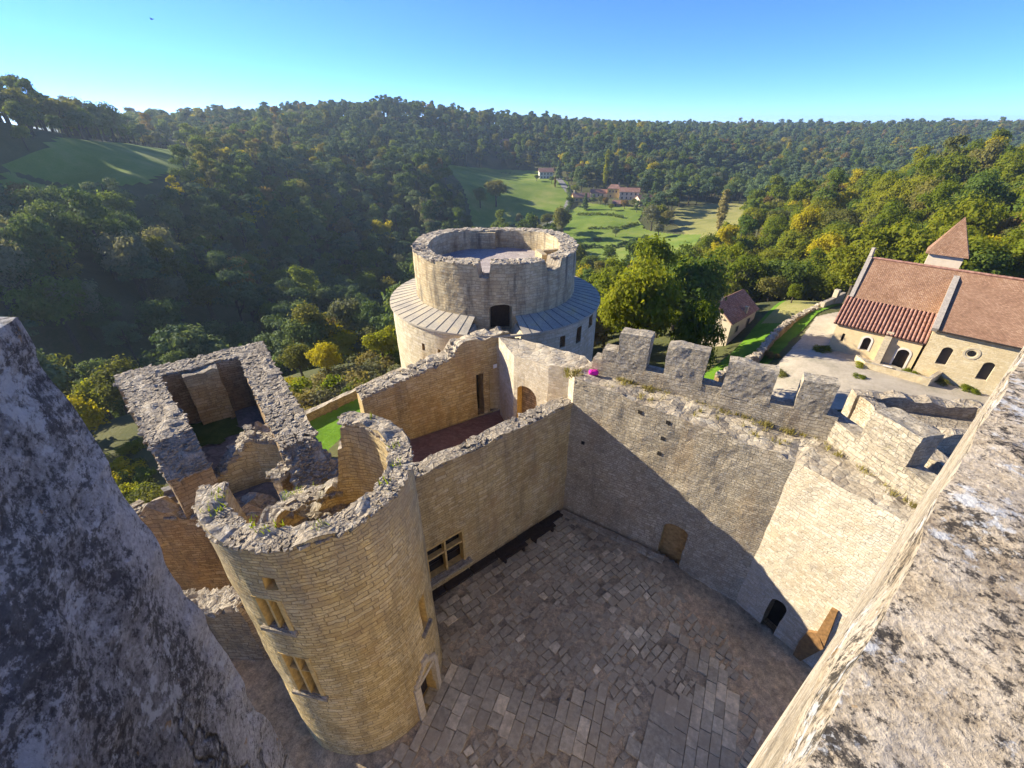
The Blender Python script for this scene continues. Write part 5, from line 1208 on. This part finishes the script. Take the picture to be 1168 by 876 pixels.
special('grey green bush on the slope between keep wall and ruined hall', 162, 600, None, 'bush', 1, 'olive', 1.3, 0, 'shrub', 'shrub')
for i, (px_, py_, s_, lf) in enumerate([(118, 566, 1.3, 'bright'), (150, 590, 1.4, 'olive'), (128, 585, 1.2, 'bright'), (172, 612, 1.3, 'straw'), (140, 548, 1.1, 'yellow'), (112, 536, .8, 'green'), (150, 535, .7, 'olive'), (130, 530, .6, 'straw'), (158, 552, .9, 'green'), (165, 575, .9, 'bright'), (122, 550, .8, 'olive'), (148, 515, .7, 'bright'), (185, 625, 1.1, 'green')]):
    special('leafy bush on the slope between the keep wall and the ruined hall', px_, py_, None, 'bush', i % 2, lf, s_, 0, 'shrub', 'shrub', 'bushes on the slope by the keep')
for i, (px_, py_, s_, lf) in enumerate([(128, 478, .7, 'bright'), (150, 462, .75, 'olive'), (178, 455, .7, 'bright'), (70, 470, .9, 'olive'), (205, 440, .7, 'olive')]):
    special('small yellowish tree rising just beyond the left end of the ruined hall', px_, py_, None, 'round', i % 4, lf, s_, 0, 'tree', 'tree', 'small trees beyond the ruined hall')
special('tall green tree with orange top left of the great round tower', 440, 420, None, 'round', 0, 'bright', .72, 0)
special('golden yellow tree above the brown shrubs of the garden', 378, 436, None, 'round', 3, 'yellow', .62, 0)
special('grey green round tree left of the golden garden tree', 347, 436, None, 'round', 2, 'olive', .62, 0)
special('yellow bush behind the right wall of the ruined hall', 330, 452, None, 'bush', 0, 'yellow', 1.3, 0, 'shrub', 'shrub')
gs = 'brown green shrubs filling the garden behind the low wall'
for i, (px_, py_, dd_2, lf) in enumerate([(352, 462, 43, 'straw'), (375, 455, 44, 'grey'), (398, 448, 45, 'bright'), (420, 440, 46, 'straw'), (440, 430, 47, 'grey'), (362, 445, 47, 'bright'), (388, 438, 48, 'straw'), (412, 428, 49, 'grey'), (345, 475, 41, 'straw'), (450, 415, 50, 'bright'), (430, 422, 50, 'straw')]):
    special('bushy garden shrub of dry straw and green leaves behind the low garden wall', px_, py_ + 8, None, 'bush', i % 2, lf, 1.7, 0, 'shrub', 'shrub', gs)
special('yellow autumn tree behind the hamlet houses', 742, 212, None, 'round', 0, 'yellow', 1.7, 0, sz=2.1)
special('tall slim poplar rising behind the ochre hamlet house', 689, 220, None, 'poplar', 0, 'bright', 1.7, 0, name='poplar_tree', sz=2.1)
special('grey bare looking poplar beside the slim poplar in the hamlet', 699, 220, None, 'poplar', 0, 'grey', 2.0, 0, sz=1.8, name='poplar_tree')
special('pale leaning poplar alone on the slope meadow', 819, 264, None, 'poplar', 0, 'straw', 2.0, 0, sz=1.45, name='poplar_tree')
special('dark blue conifer beside the white house', 637, 205, None, 'conifer', 0, 'pine', 1.25, 0, name='conifer_tree')
special('broad round oak standing at the edge of the valley meadow', 566, 236, None, 'round', 1, 'olive', 2.0, 0, name='oak_tree')
special('lower round tree touching the broad oak of the valley meadow', 548, 238, None, 'round', 2, 'green', 1.5, 0)
special('olive round tree where the lane meets the meadow', 624, 262, None, 'round', 0, 'olive', 1.1, 0)
special('pale round bush left of the lane tree', 592, 258, None, 'round', 3, 'grey', .8, 0)
special('small dark round tree standing on the village meadow', 702, 271, None, 'round', 1, 'dark', .6, 0)
special('tiny dark shrub on the village meadow edge', 681, 275, None, 'bush', 0, 'dark', 1.3, 0, 'shrub', 'shrub')
special('bare pink grey tree at the bend of the lane', 633, 214, None, 'poplar', 0, 'rust', .75, 0, sz=.6)
special('dark bushy conifer in front of the low hamlet house', 667, 240, None, 'conifer', 0, 'dark', .95, 0, name='conifer_tree')
special('red brown round tree in front of the ochre house', 690, 236, None, 'round', 2, 'rust', .7, 0)
special('pale broad tree right of the village meadow', 742, 264, None, 'round', 3, 'grey', 1.5, 0)
special('dark tree below the orange roofed hamlet house', 735, 250, None, 'tall', 0, 'dark', .9, 0)
special('tall blue green tree right of the orange roofed house', 752, 245, None, 'tall', 1, 'pine', 1.2, 0)
special('orange tinted round tree at the wood edge right of the hamlet', 785, 232, None, 'round', 0, 'yellow', 1.4, 0)
special('rust coloured tree on the far slope behind the hamlet', 662, 206, None, 'round', 1, 'rust', 1.5, 0)
special('rusty leaved tree at the lower edge of the hill meadow', 30, 230, 190, 'round', 2, 'rust', 1.15, 0)
special('small yellow green bush at the foot of the church wall by the forecourt', 1036, 428, None, 'bush', 0, 'bright', .45, 0, 'shrub', 'shrub')
special('green bush at the left corner of the church', 938, 402, None, 'bush', 1, 'bright', .55, 0, 'shrub', 'shrub')
special('green bush on the road verge before the forecourt wall', 984, 420, None, 'bush', 0, 'bright', .5, 0, 'shrub', 'shrub')
special('tiny green bush on the road verge nearer the gatehouse', 979, 433, None, 'bush', 1, 'bright', .35, 0, 'shrub', 'shrub')
special('dry green shrub in the church border under the arched windows', 1070, 438, None, 'bush', 1, 'olive', .5, 0, 'shrub', 'shrub')
special('low green shrub in the church border, nearest the keep parapet', 1105, 447, None, 'bush', 0, 'bright', .45, 0, 'shrub', 'shrub')
special('rusty bush by the tumbledown wall near the road', 880, 408, None, 'bush', 0, 'rust', .5, 0, 'shrub', 'shrub')
special('olive bush at the foot of the tumbledown wall', 889, 430, None, 'bush', 1, 'olive', .45, 0, 'shrub', 'shrub')
special('small green tree by the far end of the cottage', 906, 335, 86, 'round', 2, 'bright', .4, 0)
special('pale bushy tree behind the cottage chimney', 826, 340, 84, 'round', 3, 'olive', .7, 0, z=-9)

def hedge(label, pxs, r_, leaf, step=1.4):
    P = [hit(*p) for p in pxs]; cl = []; rg = np.random.default_rng(int(pxs[0][0]))
    for a, b in zip(P[:-1], P[1:]):
        n = max(1, int(np.linalg.norm(b - a) / step))
        for k in range(n): q = a + (b - a) * k / n; cl.append((np.array([q[0], q[1], gz(q[0], q[1]) + r_ * .8]) + rg.uniform(-.4, .4, 3), r_ * rg.uniform(.7, 1.3)))
    me = leaf_mesh('hedge', cl, 60 * len(cl), .4, 5); me.materials.append(LEAF[leaf]); o = bpy.data.objects.new('hedge', me); COL.objects.link(o); tag(o, label, 'hedge', None, 'thing')
for i, (px_, py_, s_, lf, kd) in enumerate([(672, 214, 1.2, 'olive', 'round'), (680, 218, .9, 'grey', 'round'), (706, 214, 1.3, 'dark', 'tall'), (716, 216, 1.1, 'green', 'round'), (728, 219, 1.2, 'grey', 'round'), (656, 222, .8, 'bright', 'round'), (745, 232, 1.2, 'dark', 'tall'), (757, 238, 1.2, 'grey', 'tall'), (765, 244, 1.2, 'green', 'round'), (726, 243, .7, 'dark', 'tall'), (650, 236, .8, 'green', 'round'), (760, 258, 1.0, 'olive', 'round'), (750, 272, .9, 'grey', 'round'), (685, 234, .7, 'grey', 'round'), (676, 233, .6, 'dark', 'tall'), (712, 239, .7, 'rust', 'round'), (723, 238, .75, 'olive', 'round'), (697, 241, .55, 'bright', 'round'), (629, 210, .7, 'dark', 'round'), (612, 207, .6, 'green', 'round')]):
    special('garden tree standing among or just beside the hamlet houses', px_, py_, None, kd, i % 2, lf, s_, 0, 'garden_tree', 'tree', 'trees among the hamlet houses')
hedge('dark hedge lining the lane between the two meadows', [(648, 218), (652, 232), (643, 246), (632, 254)], 1.6, 'dark')
hedge('dark hedge across the lower village meadow down to the wood', [(655, 282), (700, 284), (738, 272)], 1.3, 'dark')
hedge('clipped hedge below the hamlet gardens', [(660, 246), (690, 246), (712, 250)], 1.2, 'green')
hedge('long hedge on the village meadow halfway down its slope', [(672, 262), (705, 262), (728, 256)], 1.0, 'green')
# ---- the woods: candidate places on a polar lattice
cand = []
r = 62.0
while r < 1150:
    sp = 6.6 + r * .0042; n = int(R(126) * r / sp)
    for i in range(n):
        a = R(-63) + R(126) * (i + RNG.uniform(0, 1)) / n; q = r + RNG.uniform(-.5, .5) * sp; cand.append((q * math.sin(a), q * math.cos(a)))
    r += sp * .92
cand = np.array(cand); ok = np.ones(len(cand), bool)
for pl_ in CLEAR: ok &= ~inpoly(cand[:, 0], cand[:, 1], pl_)
for o in list(scene.objects):
    if o.get('category') == 'house':
        ok &= np.hypot(cand[:, 0] - o.location[0] - 5, cand[:, 1] - o.location[1] - 3) > 11
for (x, y, q) in SPOT: ok &= np.hypot(cand[:, 0] - x, cand[:, 1] - y) > q + 1.5
cand = cand[ok]; cz = terrain(cand[:, 0], cand[:, 1]); dist = np.hypot(cand[:, 0], cand[:, 1])
# village yard, lane side and hamlet foreground stay open
vp = hit(700, 232); ok = np.hypot((cand[:, 0] - vp[0]) / 1.5, cand[:, 1] - vp[1]) > 24; cand, cz, dist = cand[ok], cz[ok], dist[ok]
# sight line to the crown top
tops = np.column_stack([cand, cz + 9.5]); vis = np.ones(len(cand), bool)
for f in np.linspace(.08, .96, 40):
    s = f * tops + (1 - f) * CAM; vis &= s[:, 2] > terrain(s[:, 0], s[:, 1]) + (4.5 if f > .3 else 0) * (f < .93)
ppx, ppy = proj(tops); gpx, gpy = proj(np.column_stack([cand, cz]))
mpx, mpy = proj(np.column_stack([cand, cz + 7.0])); spoil = np.zeros(len(cand), bool)
for nm, pxs in FIELDPX.items():
    spoil |= inpoly(mpx, mpy, pxs) | inpoly(ppx, ppy, pxs)
keepm = (vis | (dist < 260)) & ~spoil; cand, cz, dist, vis, ppx, ppy = [q[keepm] for q in (cand, cz, dist, vis, ppx, ppy)]
nz_ = fbm(np.column_stack([cand / 60, 0 * dist]), 3, 91); nz2 = fbm(np.column_stack([cand / 25, 0 * dist]), 2, 95)
KINDS = []; 
for i in range(len(cand)):
    px_, r_, u_ = ppx[i], dist[i], RNG.random(); right = px_ > 640 and r_ < 300
    if right:
        kd = ('round', int(RNG.integers(4))) if u_ < .82 else ('tall', int(RNG.integers(2)))
        lf = RNG.choice(['bright', 'green', 'olive', 'yellow', 'rust'], p=[.56, .24, .15, .03, .02])
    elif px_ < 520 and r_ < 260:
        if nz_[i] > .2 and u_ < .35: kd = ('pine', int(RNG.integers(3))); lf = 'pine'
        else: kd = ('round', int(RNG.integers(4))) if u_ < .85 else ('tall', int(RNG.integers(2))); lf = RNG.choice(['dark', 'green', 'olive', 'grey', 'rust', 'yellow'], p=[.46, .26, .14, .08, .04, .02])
    else:
        pine = nz_[i] > -.05
        if pine and u_ < .72: kd = ('pine', int(RNG.integers(3))); lf = 'pine'
        else: kd = ('round', int(RNG.integers(4))) if u_ < .85 else ('tall', int(RNG.integers(2))); lf = RNG.choice(['green', 'dark', 'olive', 'rust', 'yellow', 'grey'], p=[.36, .28, .2, .05, .03, .08])
    KINDS.append((kd[0], kd[1], str(lf)))
scl = (1 + np.clip(dist - 250, 0, 900) * .0001) * RNG.uniform(.72, 1.5, len(cand)); tall_ = RNG.uniform(.85, 1.3, len(cand)); rot = RNG.uniform(0, 6.28, len(cand))
inframe = vis & (ppx > -10) & (ppx < 1178) & (ppy > 60)
hidden = inpoly(ppx, ppy, [(0, 365), (100, 480), (135, 425), (298, 388), (340, 445), (430, 470), (446, 345), (470, 290), (470, 255), (655, 265), (682, 345), (680, 400), (860, 430), (1000, 440), (1168, 440), (1168, 900), (0, 900)]) | inpoly(ppx, ppy, [(945, 400), (1005, 300), (1168, 300), (1168, 450)])
rank = np.argsort(np.where(inframe & ~hidden, dist / scl, 1e9))[:236]
isind = np.zeros(len(cand), bool); isind[rank] = True
REG = [('shaded wood beyond the ruined hall', lambda i: ppx[i] < 330), ('shaded wood left of the great tower', lambda i: ppx[i] < 560), ('sunlit wood right of the great tower', lambda i: ppx[i] < 860), ('sunlit wood behind the church', lambda i: True)]
ADJ = {'dark': 'dark green', 'green': 'mid green', 'olive': 'olive green', 'grey': 'pale grey green', 'rust': 'rust brown', 'yellow': 'autumn yellow', 'bright': 'bright yellow green', 'pine': 'blue green'}
SHP = {'round': 'round topped tree', 'tall': 'tall narrow tree', 'pine': 'flat topped pine'}
for i in rank:
    kd, k, lf = KINDS[i]; reg = next(n for n, f in REG if f(i))
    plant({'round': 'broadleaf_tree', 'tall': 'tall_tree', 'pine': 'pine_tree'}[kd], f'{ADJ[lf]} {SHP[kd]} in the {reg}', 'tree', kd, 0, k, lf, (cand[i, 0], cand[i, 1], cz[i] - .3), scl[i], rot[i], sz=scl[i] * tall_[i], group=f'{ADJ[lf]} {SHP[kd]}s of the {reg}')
# the rest of the woods reads as one mass: one object whose points carry whole trees
PC = bpy.data.collections.new('far_tree_kinds'); names = sorted({k for j, k in enumerate(KINDS) if not isind[j]}); pid = {}
for n_, key in enumerate(names):
    cm, tm = PROTO[(key[0], 1, key[1])]
    me = cm.copy(); bmv = np.empty(len(cm.vertices) * 3); cm.vertices.foreach_get('co', bmv); tv_ = np.empty(len(tm.vertices) * 3); tm.vertices.foreach_get('co', tv_)
    nf = len(cm.polygons); V = np.concatenate([bmv.reshape(-1, 3), tv_.reshape(-1, 3)]); F = [tuple(p.vertices) for p in cm.polygons] + [tuple(len(cm.vertices) + v for v in p.vertices) for p in tm.polygons]
    me = bpy.data.meshes.new('far_tree'); me.from_pydata(V.tolist(), [], F); me.materials.append(LEAF[key[2]]); me.materials.append(M['bark']); me.polygons.foreach_set('material_index', [0] * nf + [1] * (len(F) - nf)); me.update()
    o = bpy.data.objects.new('far_tree_%03d' % n_, me); PC.objects.link(o); pid[key] = n_
rest = np.where(~isind)[0]
me = bpy.data.meshes.new('woodland'); me.from_pydata([(float(cand[i, 0]), float(cand[i, 1]), float(cz[i] - .3)) for i in rest], [], [])
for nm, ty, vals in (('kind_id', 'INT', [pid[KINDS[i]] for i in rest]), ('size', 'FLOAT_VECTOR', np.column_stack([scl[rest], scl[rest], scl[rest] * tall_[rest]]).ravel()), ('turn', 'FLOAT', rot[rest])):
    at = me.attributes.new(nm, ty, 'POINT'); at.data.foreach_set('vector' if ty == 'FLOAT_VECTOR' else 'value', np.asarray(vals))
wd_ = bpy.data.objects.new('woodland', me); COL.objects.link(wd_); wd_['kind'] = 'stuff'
ng = bpy.data.node_groups.new('woodland_trees', 'GeometryNodeTree'); ng.interface.new_socket('Geometry', in_out='INPUT', socket_type='NodeSocketGeometry'); ng.interface.new_socket('Geometry', in_out='OUTPUT', socket_type='NodeSocketGeometry')
gi, go_ = ng.nodes.new('NodeGroupInput'), ng.nodes.new('NodeGroupOutput'); ci = ng.nodes.new('GeometryNodeCollectionInfo'); ci.inputs[0].default_value = PC; ci.inputs[1].default_value = True; ci.inputs[2].default_value = True
ip = ng.nodes.new('GeometryNodeInstanceOnPoints'); ip.inputs['Pick Instance'].default_value = True
def na(n, t): q = ng.nodes.new('GeometryNodeInputNamedAttribute'); q.data_type = t; q.inputs[0].default_value = n; return q.outputs[0]
cx_ = ng.nodes.new('ShaderNodeCombineXYZ'); ng.links.new(na('turn', 'FLOAT'), cx_.inputs[2])
ng.links.new(gi.outputs[0], ip.inputs['Points']); ng.links.new(ci.outputs[0], ip.inputs['Instance']); ng.links.new(na('kind_id', 'INT'), ip.inputs['Instance Index']); ng.links.new(cx_.outputs[0], ip.inputs['Rotation']); ng.links.new(na('size', 'FLOAT_VECTOR'), ip.inputs['Scale']); ng.links.new(ip.outputs[0], go_.inputs[0])
md = wd_.modifiers.new('trees', 'NODES'); md.node_group = ng
print('TREES', len(cand), 'rest', len(rest), 'kinds', len(names), 'farthest individual', dist[rank].max())

# ---- hedge along the lane, weeds on the wall tops, bag, bird
def blades(name, spots, mat, kind_stuff=True, n=12, h=(.1, .3), seed=3):
    rg = np.random.default_rng(seed); m = MB()
    for (x, y, z) in spots:
        for _ in range(n):
            a = rg.uniform(0, 6.28); q = rg.uniform(0, .22); hh = rg.uniform(*h); bx, by = x + q * math.cos(a), y + q * math.sin(a); t = rg.uniform(0, 6.28); w_ = rg.uniform(.012, .03); lx, ly = rg.uniform(-.6, .6, 2) * hh
            m.add([(bx - w_ * math.cos(t), by - w_ * math.sin(t), z - .05), (bx + w_ * math.cos(t), by + w_ * math.sin(t), z - .05), (bx + lx, by + ly, z + hh)], [(0, 1, 2)], [[(0, 0), (1, 0), (.5, 1)]])
    o = m.build(name, mat); o['kind'] = 'stuff'; return o
rg = np.random.default_rng(12); sp = []
for _ in range(80):
    s_ = rg.uniform(.05, 1.0); p = P1 + (P2 - P1) * s_; off = rg.uniform(-.25, .0) if rg.random() < .7 else rg.uniform(-1.4, 0); k = nRw * off; sp.append((p[0] + k[0], p[1] + k[1], 9.9 - .7 * s_))
for _ in range(36): s_ = rg.uniform(0, 1); p = Q1 + (Q3 - Q1) * s_; sp.append((p[0] - n3[0] * rg.uniform(0, .4), p[1] - n3[1] * rg.uniform(0, .4), 9.2))
for _ in range(26): p = La * (s_ := rg.uniform(0, 1)) * 0 + np.array(xy(648 + rg.uniform(-6, 16), 427 + rg.uniform(-4, 5), 9.9)); sp.append((p[0], p[1], 9.95))
M['straw'] = leafmat('dry_yellow_grass', (.20, .17, .05), (.30, .26, .08), (.24, .27, .06), .3)
blades('dry_grass', sp, M['straw'])
sp = []
for _ in range(90): p = PQ[0] + (PQ[1] - PQ[0]) * rg.uniform(0, 1) + (PQ[3] - PQ[0]) * rg.uniform(0, 1); sp.append((p[0], p[1], 6.85))
for _ in range(90): a = R(rg.uniform(-164, 84)); d_ = rg.uniform(.1, .8); sp.append((TX + (TR - d_) * math.cos(a), TY + (TR - d_) * math.sin(a), 12.55)) if rg.random() < .16 else None
blades('wall_weeds', sp, LEAF['bright'], n=12, h=(.06, .2), seed=5)
bp = at_z(677, 426, 9.98); bag = thing('cloth_bag', 'bright magenta cloth bag left lying on the wall walk by the first merlon', 'bag', (bp[0], bp[1], 9.9))
m = MB(); S, T = np.meshgrid(np.linspace(0, 2 * math.pi, 25), np.linspace(-math.pi / 2, math.pi / 2, 13), indexing='ij'); se = lambda v: np.sign(v) * np.abs(v) ** .55
m.grid(np.stack([bp[0] + .27 * se(np.cos(T)) * se(np.cos(S)), bp[1] + .17 * se(np.cos(T)) * se(np.sin(S)), 10.06 + .14 * se(np.sin(T))], -1), np.stack([S, T], -1)); m.build('body', M['magenta'], bag, disp=.012, dscale=6, smooth=True)
m = MB(); t = np.linspace(0, math.pi, 12); m.tube([(bp[0] + .16 * math.cos(x), bp[1] - .12, 10.17 + .1 * math.sin(x)) for x in t], [.014] * 12, 6); m.build('handle', M['black'], bag)
bc = CAM + ray(173, 22) * 60; bird = thing('bird', 'small dark bird gliding high in the blue sky', 'bird', tuple(bc)); m = MB()
m.tube([bc + np.array((-.22, 0, 0)), bc + np.array((-.08, 0, .01)), bc + np.array((.1, 0, .01)), bc + np.array((.2, 0, .02)), bc + np.array((.26, 0, .0))], [.015, .06, .055, .04, .008], 8)
m.build('body', M['black'], bird, smooth=True)
for s_ in (1, -1):
    m = MB(); w_ = [bc + np.array(q) for q in ((.1, 0, .03), (.14, .25 * s_, .12), (.02, .52 * s_, .1), (-.04, .25 * s_, .1), (-.08, 0, .03))]; lo = [q - np.array((0, 0, .012)) for q in w_]
    m.add(w_ + lo, [(0, 1, 2, 3, 4), (9, 8, 7, 6, 5)] + [(i, 5 + i, 5 + (i + 1) % 5, (i + 1) % 5) for i in range(5)], [[(0, 0)] * 5] * 2 + [[(0, 0)] * 4] * 5); m.build('wing', M['black'], bird)
# ------------------------------------------------------------------ camera, sky and sun
cam = bpy.data.cameras.new('camera'); co = bpy.data.objects.new('camera', cam); COL.objects.link(co); scene.camera = co
cam.sensor_width = 36.0; cam.sensor_fit = 'HORIZONTAL'; cam.lens = 36.0 * FPX / 1168.0; cam.clip_start = .05; cam.clip_end = 8000
co.location = (0, 0, H); co.rotation_euler = (math.pi / 2 - PITCH, 0, 0)
SUN_AZ = -71.0; SUN_EL = 24.5          # azimuth from +y, clockwise positive; negative is to the left
w = bpy.data.worlds.new('World'); scene.world = w; w.use_nodes = True; nt = w.node_tree; nt.nodes.clear()
sky = nt.nodes.new('ShaderNodeTexSky'); sky.sky_type = 'NISHITA'; sky.sun_disc = False; sky.sun_elevation = R(SUN_EL); sky.sun_rotation = R(SUN_AZ)
sky.air_density = 1.0; sky.dust_density = 0.0; sky.ozone_density = 10.0; sky.altitude = 6000
bg = nt.nodes.new('ShaderNodeBackground'); bg.inputs[1].default_value = .1; wo = nt.nodes.new('ShaderNodeOutputWorld')
tint = nt.nodes.new('ShaderNodeMix'); tint.data_type = 'RGBA'; tint.blend_type = 'MULTIPLY'; tint.inputs[0].default_value = 1.0; tint.inputs[7].default_value = (.98, .88, .92, 1)
nt.links.new(sky.outputs[0], tint.inputs[6]); nt.links.new(tint.outputs[2], bg.inputs[0]); nt.links.new(bg.outputs[0], wo.inputs[0])
sl = bpy.data.lights.new('sun', 'SUN'); sl.energy = 3.4; sl.angle = R(.5); sl.color = (1.0, .90, .72)
so = bpy.data.objects.new('sun', sl); COL.objects.link(so)
from mathutils import Vector
sd = Vector((math.sin(R(SUN_AZ)) * math.cos(R(SUN_EL)), math.cos(R(SUN_AZ)) * math.cos(R(SUN_EL)), math.sin(R(SUN_EL))))
so.rotation_euler = sd.to_track_quat('Z', 'Y').to_euler(); so.location = (-60, 20, 80)
scene.view_settings.view_transform = 'Standard'; scene.view_settings.look = 'None'; scene.view_settings.exposure = 1.9; scene.view_settings.gamma = 1.0; scene.view_settings.use_curve_mapping = False
scene.render.engine = 'CYCLES'; cy = scene.cycles; cy.use_denoising = True; cy.max_bounces = 8; cy.diffuse_bounces = 5; cy.glossy_bounces = 2; cy.transmission_bounces = 4; cy.transparent_max_bounces = 8
cy.use_adaptive_sampling = True; cy.adaptive_threshold = .015; cy.caustics_reflective = False; cy.caustics_refractive = False

# ------------------------------------------------------------------ valley air
hm, hnt, hout = newmat('valley_haze')
pv = hnt.nodes.new('ShaderNodeVolumePrincipled'); pv.inputs['Color'].default_value = (.62, .80, 1.0, 1); pv.inputs['Density'].default_value = .0002; pv.inputs['Anisotropy'].default_value = .3
hnt.links.new(pv.outputs[0], hout.inputs['Volume'])
m = MB(); zlo = float(Z_.min()) - 1.5; zhi = 60.0; m.box((0, 0, (zlo + zhi) / 2), (7400, 7400, zhi - zlo)); hz = m.build('haze', hm); hz['kind'] = 'stuff'
